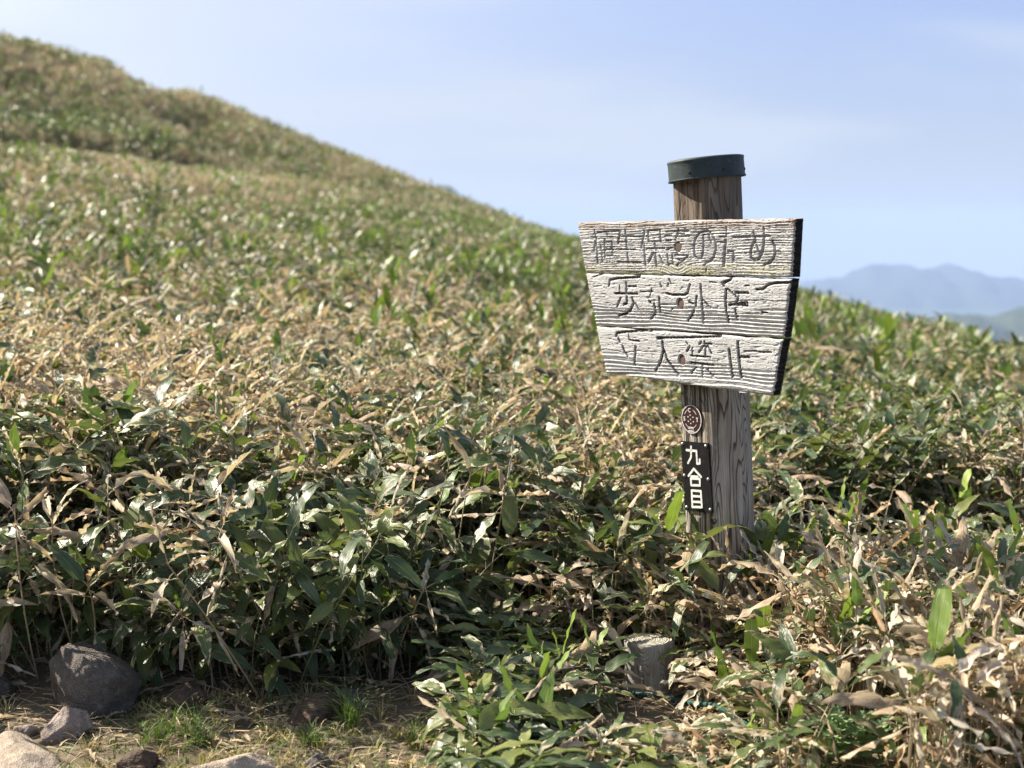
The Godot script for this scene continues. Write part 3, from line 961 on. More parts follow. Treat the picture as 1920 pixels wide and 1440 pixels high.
func make_leaves() -> void:
	var cells := [[0, 1, 2, 3, 4], [5, 6, 7, 3], [8, 9, 10, 11, 12], [13, 12], [14, 15]]
	var many := [10, 10, 20, 3, 5]
	for kind in 5:
		var full := []
		var low := []
		var meshes := []
		for i in many[kind]:
			var cell: int = cells[kind][i % cells[kind].size()]
			var dry := kind == DEAD or kind == RUST
			var length := rng.randf_range(0.095, 0.172) if not dry else rng.randf_range(0.085, 0.175)
			if kind == YOUNG: length *= 0.8
			var width := length * (rng.randf_range(0.24, 0.34) if not dry else (rng.randf_range(0.07, 0.16) if i % 2 == 0 else rng.randf_range(0.16, 0.28)))
			var droop := rng.randf_range(0.4, 1.5) if not dry else rng.randf_range(-0.2, 2.1)
			if kind == YOUNG: droop = rng.randf_range(0.0, 0.5)
			var gutter := rng.randf_range(0.08, 0.32) if not dry else rng.randf_range(0.35, 1.2) * (1 if rng.randf() < 0.7 else -1)
			var curl := rng.randf_range(-0.1, 0.1) if not dry else rng.randf_range(-0.3, 0.6)
			var twist := rng.randf_range(-0.35, 0.35) if not dry else rng.randf_range(-1.6, 1.6)
			var cut := 1.0 if rng.randf() < (0.8 if dry else 0.94) else rng.randf_range(0.6, 0.85)
			var wave := 0.6 if not dry else 1.2
			var ph := rng.randf_range(0, TAU)
			full.append(blade(cell, length, width, droop, gutter, curl, twist, 7, cut, wave, ph))
			low.append(blade(cell, length, width * 1.05, droop, gutter, curl, twist, 3, cut, wave, ph))
			meshes.append(full[-1].into(ArrayMesh.new(), M.leaf))
		leaf_shapes.append(full)
		low_shapes.append(low)
		leaf_meshes.append(meshes)

# A recipe for one plant: a leaning culm with a fan of leaves near its top; mix gives the chance of each leaf kind.
func recipe(height: float, mix: Array, leaves: int) -> Dictionary:
	var lean := Vector2.from_angle(rng.randf_range(0, TAU)) * rng.randf_range(0.03, 0.34) * height
	var culm := []
	for i in 6:
		var t := i / 5.0
		culm.append(Vector3(lean.x * t * t, height * t * (1.0 - 0.06 * t), lean.y * t * t))
	var tubes := [[culm, 0.0028]]
	var out := []
	var turn := rng.randf_range(0, TAU)
	for i in leaves:
		var f := i / maxf(leaves - 1.0, 1.0)           # 0 topmost
		var kind := 0
		var pick := rng.randf()
		for k in 5:
			pick -= mix[k]
			if pick <= 0.0:
				kind = k
				break
		var which: int = rng.randi() % leaf_shapes[kind].size()
		var up := 1.0 - 0.16 * f - rng.randf_range(0, 0.05)
		if i >= 5:
			up = rng.randf_range(0.45, 0.85)
		var at: Vector3 = culm[0].lerp(culm[5], 0.0)
		var fi := clampf(up, 0, 1) * 5.0
		var k0 := mini(int(fi), 4)
		at = culm[k0].lerp(culm[k0 + 1], fi - k0)
		turn += 2.4 + rng.randf_range(-0.5, 0.5)
		var pitch := lerpf(0.72, -0.45, f) + rng.randf_range(-0.4, 0.4)
		if height < 0.2: pitch = lerpf(0.35, -0.3, f) + rng.randf_range(-0.3, 0.3)
		if kind == YOUNG: pitch = rng.randf_range(0.8, 1.35)
		if kind == DEAD: pitch += rng.randf_range(-0.65, 0.25)
		var d := Vector3(sin(turn) * cos(pitch), sin(pitch), cos(turn) * cos(pitch))
		var foot: Vector3 = at + d * rng.randf_range(0.012, 0.045)
		tubes.append([[at, (at + foot) / 2 + Vector3(0, 0.003, 0), foot], 0.0016])
		var b := Basis(Vector3.UP, turn) * Basis(Vector3.RIGHT, -pitch) * Basis(Vector3.BACK, rng.randf_range(-0.5, 0.5))
		out.append([kind, which, Transform3D(b, foot)])
	return {"height": height, "tubes": tubes, "leaves": out}

func stem_shape(r: Dictionary, sides: int) -> Shape:
	var s := Shape.new()
	for t in r.tubes:
		var rad := []
		for i in t[0].size():
			rad.append(t[1] * (1.0 - 0.45 * i / t[0].size()))
		s.tube(t[0], rad, sides)
	return s

func whole_plant(r: Dictionary, low: bool) -> Shape:
	var s := Shape.new()
	for l in r.leaves:
		s.join((low_shapes if low else leaf_shapes)[l[0]][l[1]], l[2])
	return s

func bare(x: float, z: float) -> bool:     # where no bamboo grows: the trail, and the feet of things
	var d := -z
	if Vector2(x - 0.408, z + 4.44).length() < 0.105 or Vector2(x - 0.69, z + 4.85).length() < 0.125:
		return true
	if Vector2(x - 0.83, z + 3.85).length() < 0.12 or Vector2(x - 0.93, z + 3.86).length() < 0.09 or (d < 3.85 and absf(x / d - 0.226) < 0.035):
		return true
	var along := (x - 0.408) * -0.889 + (z + 4.44) * -0.457   # a gap in the thicket on the side of the stake that the sun reaches
	if along > 0.0 and along < 0.30 and absf((x - 0.408) * 0.457 - (z + 4.44) * 0.889) < 0.11:
		return true
	var u := x / d
	if d < 4.44 and d > 3.86 and absf(x - 0.408 * d / 4.44) < (0.155 if d > 4.0 else 0.05):
		return true
	if u < 0.028 and d > 4.72 and d < lerpf(4.4, 5.22, smoothstep(-0.09, 0.02, u)):
		return true
	var edge := 4.53 - 0.12 * exp(-pow((x / d + 0.16) / 0.05, 2.0)) + 0.10 * patches.get_noise_2d(x * 6.0, 9.0)
	edge = lerpf(edge, 3.2, smoothstep(-0.042 + (d - 4.2) * 0.02, -0.012 + (d - 4.2) * 0.02, u))
	return d < edge

func canopy(x: float, z: float) -> float:  # how tall the bamboo stands
	var d := -z
	var u := x / d
	var h := 0.56
	if d < 5.6:
		var tall := 0.62
		var low := 0.09 + 0.09 * smoothstep(3.7, 4.5, d) + 0.24 * smoothstep(4.45, 4.85, d)
		low = lerpf(low, 0.40, smoothstep(0.165, 0.20, u))
		low = lerpf(low, 0.40, smoothstep(4.50, 4.66, d) * smoothstep(0.07, 0.11, u))
		low = lerpf(low, 0.41, smoothstep(4.52, 4.60, d) * smoothstep(0.05, 0.03, absf(u - 0.145)))
		low = lerpf(low, 0.17, smoothstep(0.05, 0.0, u) * smoothstep(4.9, 4.6, d))
		var near := lerpf(tall, low, maxf(smoothstep(-0.02, 0.05, u - (d - 4.9) * 0.10), smoothstep(4.92, 4.80, d) * smoothstep(-0.08, -0.05, u)))
		h = lerpf(near, h, smoothstep(5.1, 5.6, d))
	if d < 4.12 and u > 0.03 and u < 0.15: h = minf(h, 0.07)
	return h

func build_bamboo() -> void:
	# kinds of plant: leaf mix (green, edged, dead, rust, young), then several heights and several of each
	var mixes := {
		"green": [0.66, 0.27, 0.05, 0.0, 0.02], "edged": [0.30, 0.42, 0.24, 0.02, 0.02], "mixed": [0.16, 0.24, 0.52, 0.05, 0.03],
		"dead": [0.02, 0.07, 0.82, 0.09, 0.0], "young": [0.10, 0.04, 0.0, 0.0, 0.86]}
	var heights := [0.09, 0.17, 0.26, 0.37, 0.48, 0.60]
	var plants := {}
	for kind in mixes:
		for hi in heights.size():
			plants[[kind, hi]] = []
			for i in (4 if kind != "young" else 2):
				plants[[kind, hi]].append(recipe(heights[hi], mixes[kind], rng.randi_range(7, 10) if kind != "young" else rng.randi_range(2, 4)))
	# where they stand, near the trail
	var spots := []
	var step := 0.063
	var d := 3.35
	while d < 9.2:
		var x := -d * 0.46
		while x < d * 0.46:
			var px := x + rng.randf_range(-0.5, 0.5) * step
			var pz := -d + rng.randf_range(-0.5, 0.5) * step
			x += step
			var dice := rng.randf()
			var mood := rng.randf()
			var spin := rng.randf_range(0, TAU)
			var vary := rng.randf_range(0.70, 1.12)
			var tip := rng.randf()
			var pick := rng.randi()
			if bare(px, pz):
				continue
			var u := px / -pz
			var dd := -pz
			if dd < 4.9 and u > 0.0 and u < 0.5 and dice > 0.90:
				continue
			if dd > 5.25 and dd < 5.95 and u > 0.165 and dice > 0.07:   # the dark gap behind the clump on the right
				continue
			if dd > 5.9 and dice > 0.85:
				continue
			var h := canopy(px, pz) * vary
			var front := 1.0
			if u < 0.03 and (dd > 4.78 or u < -0.06) and dd < 5.15 + u:      # the face of the bank: short and tall together, leaning out over the trail
				front = 0.0
				h = lerpf(0.15, 0.66, pow(tip, 0.95))
			var dryness := 0.50 + 0.55 * patches.get_noise_2d(px * 0.9, pz * 0.9) + 0.25 * patches.get_noise_2d(px * 4.0 + 50.0, pz * 4.0)
			if u < 0.02 and dd < 5.2: dryness -= lerpf(0.42, -0.12, smoothstep(0.40, 0.62, h))
			elif u < 0.10: dryness += 0.24 if dd < 7.0 else 0.15
			if u > -0.1 and dd < 4.5 and u < 0.12: dryness -= 0.12
			if u > 0.12 and dd < 5.2: dryness += 0.22
			if u > 0.16 and dd > 5.8: dryness -= 0.15
			var q := dryness + (mood - 0.5) * 1.05
			var kind := "green" if q < 0.22 else "edged" if q < 0.45 else "mixed" if q < 0.68 else "dead"
			if fmod(mood * 37.0, 1.0) > 0.975: kind = "young"
			var hi := 0
			for k in heights.size():
				if absf(heights[k] - h) < absf(heights[hi] - h): hi = k
			var b := Basis(Vector3.UP, spin)
			var tilt := rng.randf_range(0.0, 0.22)
			var away := rng.randf_range(0, TAU)
			if front == 0.0 and dd < 5.12 + 2.0 * maxf(u + 0.05, 0.0):
				tilt = rng.randf_range(0.12, 0.62)
				away = rng.randf_range(-0.7, 0.7)
			b = Basis(Vector3(cos(away), 0, -sin(away)), tilt) * b
			b = b.scaled(Vector3.ONE * clampf(h / heights[hi], 0.85, 1.15))
			var p := on_ground(px, pz) - Vector3(0, 0.01, 0)
			var score := dd - (0.35 if u < 0.0 else 0.0)
			if absf(u) > 0.345 or dd < 3.62: score += 50.0
			spots.append({"at": Transform3D(b, p), "kind": kind, "hi": hi, "i": pick % plants[[kind, hi]].size(), "score": score, "u": u, "d": dd, "h": h})
		d += step
	spots.sort_custom(func(a, c): return a.score < c.score)
	# the 300 that show largest, one by one, leaf by leaf
	var looks := {"green": "dark green dwarf bamboo", "edged": "tan-edged green dwarf bamboo", "mixed": "half withered dwarf bamboo", "dead": "straw-dry dwarf bamboo", "young": "bright young green dwarf bamboo"}
	var count := ["no", "one leaf", "two leaves", "three leaves", "four leaves", "five leaves", "six leaves", "seven leaves", "eight leaves", "nine leaves", "ten leaves"]
	var stems := {}
	for n in mini(300, spots.size()):
		var q: Dictionary = spots[n]
		var r: Dictionary = plants[[q.kind, q.hi]][q.i]
		var o := thing("dwarf_bamboo", q.at)
		var key := [q.kind, q.hi, q.i]
		if not stems.has(key):
			stems[key] = stem_shape(r, 5).into(ArrayMesh.new(), M.culm_dry if q.kind == "dead" or q.kind == "mixed" else M.culm)
		put(stems[key], "stem", o)
		for l in r.leaves:
			put(leaf_meshes[l[0]][l[1]], "leaf", o, l[2])
		tag(o, "%s %s%s, %s, %s%s" % [row_of(q.u, q.d), "tall " if q.h > 0.42 else "low " if q.h < 0.2 else "", looks[q.kind], count[mini(r.leaves.size(), 10)], leaning(q.at.basis.y), whereabouts(q.u, q.d)], "bamboo plant", "dwarf bamboo plants along the trail")
	# all the others together
	var rest := {}
	for n in range(300, spots.size()):
		var q: Dictionary = spots[n]
		var key := [q.kind, q.hi, q.i]
		if not rest.has(key): rest[key] = []
		rest[key].append(q.at)
	var field := thing("bamboo_thicket")
	tag(field, "dense dwarf bamboo thicket, green and withered tan, covering the whole hillside", "bamboo thicket", "", "stuff")
	for key in rest:
		var r: Dictionary = plants[[key[0], key[1]]][key[2]]
		var m := whole_plant(r, false).into(ArrayMesh.new(), M.leaf_tinted)
		stem_shape(r, 4).into(m, M.culm_dry if key[0] == "dead" or key[0] == "mixed" else M.culm)
		scatter(m, rest[key], field)
	# farther off: clumps of several plants
	var clumps := {}
	for kind in ["green", "edged", "mixed", "dead"]:
		clumps[kind] = []
		for i in 6:
			var s := Shape.new()
			var st := Shape.new()
			for k in 9:
				var h := rng.randf_range(0.38, 0.60)
				var kd: String = kind
				if rng.randf() < 0.06: kd = "young"
				var r := recipe(h, mixes[kd], rng.randi_range(5, 8))
				var at := Transform3D(Basis(Vector3.UP, rng.randf_range(0, TAU)), Vector3(rng.randf_range(-0.2, 0.2), 0, rng.randf_range(-0.2, 0.2)))
				s.join(whole_plant(r, true), at)
				st.join(stem_shape({"tubes": [r.tubes[0]]}, 3), at)
			var m := s.into(ArrayMesh.new(), M.leaf_tinted)
			st.into(m, M.culm)
			clumps[kind].append(m)
	var far := {}
	d = 9.1
	while d < 84.0:
		step = 0.27 if d < 20.0 else 0.30 if d < 45.0 else 0.36
		var x := -d * 0.56
		while x < d * 0.54:
			var px := x + rng.randf_range(-0.5, 0.5) * step
			var pz := -d + rng.randf_range(-0.5, 0.5) * step
			x += step
			var mood := rng.randf()
			var broad := patches.get_noise_2d(px * 0.16 + 30.0, pz * 0.16)
			var q := 0.50 + 0.75 * broad + 0.30 * patches.get_noise_2d(px * 0.9, pz * 0.9) + (mood - 0.5) * 0.95
			if px > -d * 0.02: q -= 0.12
			if px < d * 0.06 and d < 15.0: q += 0.10
			if d > 15.0 and d < 44.0 and px > -d * 0.13: q -= 0.22
			if d > 47.6 and d < 49.6 and px < -d * 0.20: q = 0.1
			if gully(px, pz) > 0.25: q = 0.05
			if d > 50.0 and px < -d * 0.1: q += 0.22
			if d > 14.0 and d < 46.0 and px < -d * 0.15: q += 0.07
			if d > 61.0 and px < -d * 0.27: q = 0.15 + 0.2 * mood
			if patches.get_noise_2d(px * 2.6 + 500.0, pz * 2.6) > 0.42: continue
			var kind := "green" if q < 0.26 else "edged" if q < 0.50 else "mixed" if q < 0.74 else "dead"
			var pick := rng.randi() % 6
			var lift := 1.0 + (0.5 if d < 30.0 else 0.22) * patches.get_noise_2d(px * 1.3 + 200.0, pz * 1.3)
			var b := Basis(Vector3.UP, rng.randf_range(0, TAU)).scaled(Vector3(1, lift, 1) * rng.randf_range(0.85, 1.15))
			var key := [kind, pick]
			if not far.has(key): far[key] = []
			far[key].append(Transform3D(b, on_ground(px, pz) - Vector3(0, 0.03, 0)))
		d += step
	for key in far:
		scatter(clumps[key[0]][key[1]], far[key], field)

func row_of(u: float, d: float) -> String:
	if u < -0.05 or (d > 4.95 and u < 0.03): return "front-row" if d < 4.75 else "second-row" if d < 4.84 else "third-row" if d < 4.93 else "back-row"
	return "front-row" if d < 3.8 else "second-row" if d < 3.95 else "third-row" if d < 4.1 else "middle-row" if d < 4.3 else "rear-row" if d < 4.5 else "back-row"

func leaning(up: Vector3) -> String:
	var v := up.normalized()
	if Vector2(v.x, v.z).length() < 0.09: return "upright "
	if v.z > absf(v.x): return "leaning out "
	if v.z < -absf(v.x): return "leaning back "
	return "leaning left " if v.x < 0 else "leaning right "

func whereabouts(u: float, d: float) -> String:
	if u < -0.05 or (d > 4.95 and u < 0.03):
		if u < -0.28: return "at the left edge"
		if u < -0.24: return "above the dark boulder"
		if u < -0.19: return "right of the boulder"
		if u < -0.14: return "above the brown stone"
		if u < -0.09: return "above the shaded litter"
		if u < -0.04: return "in mid bank"
		return "at the bank's inner corner"
	if d > 4.72 and absf(u - 0.143) < 0.05: return "at the signpost's left" if u < 0.143 else "at the signpost's right"
	if absf(u - 0.092) < 0.035: return "before the log stake" if d < 4.44 else "behind the log stake"
	if u < 0.03: return "at the trail edge" if d < 4.3 else "by the rope"
	if u < 0.06: return "left before the stake" if d < 4.3 else "left of the stake"
	if u < 0.19: return "left of the mugwort" if d < 4.2 else "right of the stake" if d < 4.55 else "below the signpost"
	if u < 0.25: return "behind the mugwort" if d > 4.0 else "beside the mugwort"
	if d < 4.0: return "in the bottom right corner"
	if d < 4.4: return "above the bottom right corner"
	return "in the right-hand clump" if u < 0.30 else "at the right edge"

func scatter(m: Mesh, where: Array, parent: Node) -> void:
	var mm := MultiMesh.new()
	mm.transform_format = MultiMesh.TRANSFORM_3D
	mm.use_colors = true
	mm.mesh = m
	mm.instance_count = where.size()
	for i in where.size():
		mm.set_instance_transform(i, where[i])
		var k := rng.randf_range(0.78, 1.15)
		mm.set_instance_color(i, Color(k * rng.randf_range(0.95, 1.06), k, k * rng.randf_range(0.9, 1.05)))
	var o := MultiMeshInstance3D.new()
	o.name = "bamboo_plants"
	o.multimesh = mm
	parent.add_child(o, true)


# ---------- litter, grass and herbs on the trail ----------
func straw(length: float, width: float, bend: float) -> Shape:
	var s := Shape.new()
	for i in 4:
		var t := i / 3.0
		var y := bend * sin(PI * t) * length
		s.add(Vector3(-width / 2 * (1.0 - 0.6 * t), y, length * (t - 0.5)))
		s.add(Vector3(width / 2 * (1.0 - 0.6 * t), y + width * 0.3, length * (t - 0.5)))
	s.sheet(0, 4, 2)
	return s

func build_litter() -> void:
	var root := thing("litter")
	tag(root, "dry straw and broken dead bamboo leaves strewn over the shaded trail edge", "litter", "", "stuff")
	for kind in 7:
		var m: ArrayMesh
		if kind < 5:
			m = straw([0.05, 0.08, 0.12, 0.16, 0.06][kind], [0.003, 0.0025, 0.003, 0.0035, 0.007][kind], [0.05, 0.12, 0.06, 0.03, 0.08][kind]).into(ArrayMesh.new(), M.straw)
		else:
			m = leaf_shapes[DEAD][kind].into(ArrayMesh.new(), M.leaf_tinted)
		var where := []
		for i in (2400 if kind < 5 else 520):
			var d := rng.randf_range(3.3, 5.15)
			var x := rng.randf_range(-0.47, 0.34) * d
			var away := patches.get_noise_2d(x * 5.0, d * 5.0)
			if rng.randf() < 0.25 - away or (d < 4.25 and rng.randf() < 0.45): continue
			var b := Basis(Vector3.UP, rng.randf_range(0, TAU)) * Basis(Vector3.RIGHT, rng.randf_range(-0.25, 0.25)) * Basis(Vector3.BACK, rng.randf_range(-0.6, 0.6))
			b = b.scaled(Vector3.ONE * rng.randf_range(0.6, 1.2) * (1.0 if kind < 5 else 0.75))
			where.append(Transform3D(b, on_ground(x, -d) + Vector3(0, rng.randf_range(0.002, 0.016), 0)))
		scatter(m, where, root)
	# fallen leaves that can be told apart
	var n := 0
	for q in [[-0.44, -4.50, 1.35, 0.2, "long fallen brown leaf lying flat in the shade below the bank"], [-0.22, -4.62, 1.5, 1.3, "fallen leaf under the inner corner of the bank"], [-0.30, -4.02, 0.9, 0.9, "fallen leaf in the half shade near the bottom edge"],
		[-0.74, -4.44, 1.0, -0.4, "fallen leaf among the litter right of the brown stone"], [-0.98, -4.46, 1.1, 0.7, "fallen brown leaf beside the dark boulder"], [-0.60, -4.05, 0.8, 2.0, "fallen leaf curled before the brown ridge of stone"], [-1.08, -3.98, 0.8, 1.6, "fallen leaf on the sunlit grass below the boulder"]]:
		var o := put(leaf_meshes[DEAD][(n * 3) % 20], "fallen_leaf", null, Transform3D(Basis(Vector3.UP, 1.57 + q[3]).scaled(Vector3.ONE * q[2]), on_ground(q[0], q[1]) + Vector3(0, 0.02, 0)))
		tag(o, q[4], "leaf", "fallen leaves on the trail")
		n += 1

func grass_tuft(sd: int, blades: int, tall: float, spread: float) -> Shape:
	var r := RandomNumberGenerator.new()
	r.seed = sd
	var s := Shape.new()
	for k in blades:
		var a := r.randf_range(0, TAU)
		var out := Vector3(sin(a), 0, cos(a))
		var side := Vector3(cos(a), 0, -sin(a))
		var h := tall * r.randf_range(0.5, 1.0)
		var reach := spread * r.randf_range(0.3, 1.1)
		var foot := out * r.randf_range(0, 0.018)
		var w := r.randf_range(0.0012, 0.0026)
		var f := s.v.size()
		for i in 5:
			var t := i / 4.0
			var p := foot + out * reach * t * t + Vector3(0, h * (t - 0.35 * t * t * t), 0)
			s.add(p - side * w * (1.0 - t * 0.9), Vector2(0, t))
			s.add(p + side * w * (1.0 - t * 0.9), Vector2(1, t))
		s.sheet(f, 5, 2)
	return s

func build_grass() -> void:
	var spots := [[-0.90, -4.08, 0.13, "grass_fresh", "bright green grass tuft right of the brown stone, in the sun"], [-0.84, -4.00, 0.11, "grass_fresh", "bright green grass tuft nearest the shade line"], [-0.97, -4.02, 0.09, "grass_fresh", "low green grass tuft before the dark brown stone"],
		[-0.47, -4.14, 0.20, "grass_fresh", "long thin grass tuft growing in the shade beside the brown ridge"], [-0.55, -3.98, 0.08, "grass_fresh", "short yellowish grass tuft at the shade edge"], [-0.24, -3.98, 0.12, "grass_fresh", "grass tuft in the half shade near the bottom edge"], [-1.42, -4.05, 0.09, "grass_fresh", "grass tuft beside the stones at the left edge"]]
	for q in spots:
		var s := Shape.new()
		for k in 5:
			s.join(grass_tuft(int(q[0] * 1000) + k * 31, 14, q[2], q[2] * 0.8), Transform3D(Basis(Vector3.UP, k), Vector3(rng.randf_range(-0.04, 0.04), 0, rng.randf_range(-0.03, 0.03))))
		tag(commit(s, M[q[3]], "grass_tuft", null, Transform3D(Basis(), on_ground(q[0], q[1]))), q[4], "grass tuft", "grass tufts on the trail")
	var root := thing("grass")
	tag(root, "short sunlit grass, part green and part straw, over the trail edge", "grass", "", "stuff")
	for kind in 4:
		var m := grass_tuft(900 + kind, 10, [0.035, 0.05, 0.07, 0.045][kind], [0.04, 0.05, 0.05, 0.05][kind]).into(ArrayMesh.new(), [M.grass_fresh, M.grass_fresh, M.grass_dry, M.grass_dry][kind])
		var where := []
		for i in 620:
			var d := rng.randf_range(3.3, 4.75)
			var x := rng.randf_range(-0.47, 0.02) * d
			var k := patches.get_noise_2d(x * 3.0 + 80.0, d * 3.0) + smoothstep(0.5, 0.15, Vector2((x + 0.95) * 0.8, d - 3.98).length()) * 0.9 + smoothstep(0.3, 0.05, Vector2((x + 0.55) * 0.6, d - 3.9).length()) * 0.6
			if rng.randf() > k * 1.1: continue
			where.append(Transform3D(Basis(Vector3.UP, rng.randf_range(0, TAU)).scaled(Vector3.ONE * rng.randf_range(0.6, 1.2)), on_ground(x, -d) - Vector3(0, 0.004, 0)))
		scatter(m, where, root)

# a deeply lobed leaf outline
func lobed_leaf(length: float) -> Shape:
	var s := Shape.new()
	var half := [[0.0, 0.03], [0.12, 0.05], [0.22, 0.20], [0.30, 0.30], [0.33, 0.14], [0.42, 0.13], [0.52, 0.33], [0.62, 0.36], [0.60, 0.15], [0.70, 0.13], [0.80, 0.22], [0.88, 0.14], [1.0, 0.0]]
	for q in half:
		var mid := Vector3(0, -0.25 * q[0] * q[0] * length, q[0] * length)
		s.add(mid + Vector3(-q[1], absf(q[1]) * 0.35, 0.10 * q[1]) * length)
		s.add(mid)
		s.add(mid + Vector3(q[1], absf(q[1]) * 0.35, 0.10 * q[1]) * length)
	s.sheet(0, half.size(), 3)
	return s

func broad_leaf(length: float, width: float) -> Shape:
	var s := Shape.new()
	for i in 9:
		var t := i / 8.0
		var w := width * 0.5 * pow(sin(PI * pow(clampf(t + 0.02, 0, 0.999), 0.7)), 0.75)
		var y := 0.18 * sin(PI * t) * length - 0.35 * t * t * length
		for k in [-1.0, -0.5, 0.0, 0.5, 1.0]:
			s.add(Vector3(k * w, y + (0.25 * absf(k) + 0.03 * sin(k * 9.0 + i * 2.0)) * w, t * length))
	s.sheet(0, 9, 5)
	return s

func build_herbs() -> void:
	var lobes := lobed_leaf(1.0).into(ArrayMesh.new(), M.mugwort)
	for q in [[0.83, -3.85, 0.16, 16, "mugwort plant with lobed bluish green leaves at the bottom edge"], [0.93, -3.86, 0.13, 12, "smaller mugwort plant right of the other mugwort"]]:
		var o := thing("mugwort", Transform3D(Basis(), on_ground(q[0], q[1])))
		tag(o, q[4], "herb", "mugwort plants")
		for st in 2:
			var s := Shape.new()
			var top := Vector3(rng.randf_range(-0.04, 0.04), q[2], rng.randf_range(-0.03, 0.03))
			var foot := Vector3(st * 0.05 - 0.02, -0.02, st * 0.02)
			s.tube([foot, foot.lerp(top, 0.5), top + foot], [0.003, 0.0025, 0.0015], 5)
			commit(s, M.mugwort, "stem", o)
			for k in q[3]:
				var t: float = 0.35 + 0.65 * k / q[3]
				var b := Basis(Vector3.UP, k * 2.4 + st) * Basis(Vector3.RIGHT, -lerpf(0.1, 0.9, t))
				put(lobes, "leaf", o, Transform3D(b.scaled(Vector3.ONE * lerpf(0.095, 0.05, t)), foot.lerp(top + foot, t)))
	var wide := broad_leaf(0.13, 0.062).into(ArrayMesh.new(), M.herb)
	for q in [[-0.28, -4.90, 8, "dark broad-leaved herb growing in the shade under the inner corner"], [-0.20, -4.80, 6, "low broad-leaved herb in the shade beside the rope"], [-1.50, -4.62, 5, "broad-leaved herb behind the dark stones at the left edge"]]:
		var o := thing("broad_leaved_herb", Transform3D(Basis(), on_ground(q[0], q[1])))
		tag(o, q[3], "herb", "broad-leaved herbs in the shade")
		var s := Shape.new()
		s.tube([Vector3(0, -0.02, 0), Vector3(0.01, 0.10, 0), Vector3(0, 0.20, 0.02)], [0.004, 0.003, 0.002], 5)
		commit(s, M.herb, "stem", o)
		for k in q[2]:
			var t: float = 0.4 + 0.6 * k / q[2]
			put(wide, "leaf", o, Transform3D(Basis(Vector3.UP, k * 2.4) * Basis(Vector3.RIGHT, -lerpf(0.1, 0.9, t)), Vector3(0, 0.19 * t, 0.01)))


const SKY_LOW := Color(0.215, 0.247, 0.295)
const SKY_MID := Color(0.152, 0.204, 0.33)
const SKY_TOP := Color(0.032, 0.06, 0.142)
const SKY_GLOW := Color(0.50, 0.502, 0.503)
const SKY_VEIL := Color(0.272, 0.296, 0.335)

func _ready() -> void:
	rng.seed = 20240
	var to_sun := Vector3(-0.72, 0.63, -0.37).normalized()
	# camera
	var cam := Camera3D.new()
	cam.name = "camera"
	cam.fov = 28.07
	cam.position = EYE
	cam.rotation_degrees = Vector3(-5.95, 0, 0)
	cam.near = 0.05
	cam.far = 30000.0
	cam.current = true
	var lens := CameraAttributesPhysical.new()
	lens.frustum_focal_length = 48.0
	lens.frustum_near = 0.05
	lens.frustum_far = 30000.0
	lens.frustum_focus_distance = 4.6
	lens.exposure_aperture = 2.6
	cam.attributes = lens
	add_child(cam)
	# sky, air and exposure
	var env := Environment.new()
	env.background_mode = Environment.BG_SKY
	var sky := Sky.new()
	var pano := PanoramaSkyMaterial.new()
	pano.panorama = sky_picture(to_sun)
	sky.sky_material = pano
	env.sky = sky
	env.tonemap_mode = Environment.TONE_MAPPER_LINEAR
	env.tonemap_exposure = 2.75
	env.fog_enabled = true
	env.fog_density = 0.000155
	env.fog_light_color = Color(0.70, 0.80, 0.97)
	env.sdfgi_enabled = true
	env.ssao_enabled = true
	env.ssil_enabled = true
	var we := WorldEnvironment.new()
	we.name = "world_environment"
	we.environment = env
	add_child(we)
	# sun: high, ahead and to the left
	var sun := DirectionalLight3D.new()
	sun.name = "sun"
	sun.light_energy = 1.6
	sun.light_color = Color(1.0, 0.955, 0.89)
	sun.light_angular_distance = 0.53
	sun.shadow_enabled = true
	sun.basis = Basis.looking_at(-to_sun, Vector3.UP)
	add_child(sun)

	bumps = noise(11, 0.35, 3)
	patches = noise(12, 0.55, 3)
	make_materials()
	lay_ground()
	build_ground()
	build_range("mountain", 7000.0, 1500.0, [[0.13, -0.075], [0.15, -0.060], [0.172, -0.049], [0.190, -0.0420], [0.200, -0.0385], [0.215, -0.0345], [0.232, -0.0300], [0.250, -0.0275], [0.262, -0.0285], [0.274, -0.0318], [0.281, -0.0290], [0.290, -0.0275], [0.302, -0.0310], [0.318, -0.0355], [0.335, -0.0375], [0.36, -0.041], [0.42, -0.036], [0.5, -0.05], [0.6, -0.07]], -560.0, 201, Color(0.045, 0.06, 0.045))
	build_range("far_hill", 2500.0, 420.0, [[0.20, -0.085], [0.255, -0.070], [0.275, -0.0625], [0.290, -0.0590], [0.300, -0.0600], [0.312, -0.0620], [0.325, -0.0575], [0.34, -0.0545], [0.38, -0.058], [0.5, -0.075]], -300.0, 202, Color(0.05, 0.065, 0.035))
	build_range("far_ridge", 2600.0, 420.0, [[-0.12, 0.028], [-0.07, 0.0258], [-0.052, 0.0258], [-0.042, 0.0238], [-0.030, 0.0178], [-0.016, 0.0112], [0.0, 0.0040], [0.02, -0.004], [0.06, -0.022], [0.12, -0.06]], -320.0, 203, Color(0.06, 0.08, 0.04))
	build_sign()
	build_stake()
	build_stones()
	build_rope()
	make_leaves()
	build_bamboo()
	build_herbs()
	build_litter()
	build_grass()

func textured(called: String, pair: Array, rough: float, bump: float, scale := Vector3.ONE, triplanar := false) -> StandardMaterial3D:
	var m := mat(called, Color.WHITE, rough, 0.35)
	m.albedo_texture = pair[0]
	if bump > 0.0:
		m.heightmap_enabled = true
		m.heightmap_texture = pair[1]
		m.heightmap_scale = bump
	m.uv1_scale = scale
	m.uv1_triplanar = triplanar
	return m

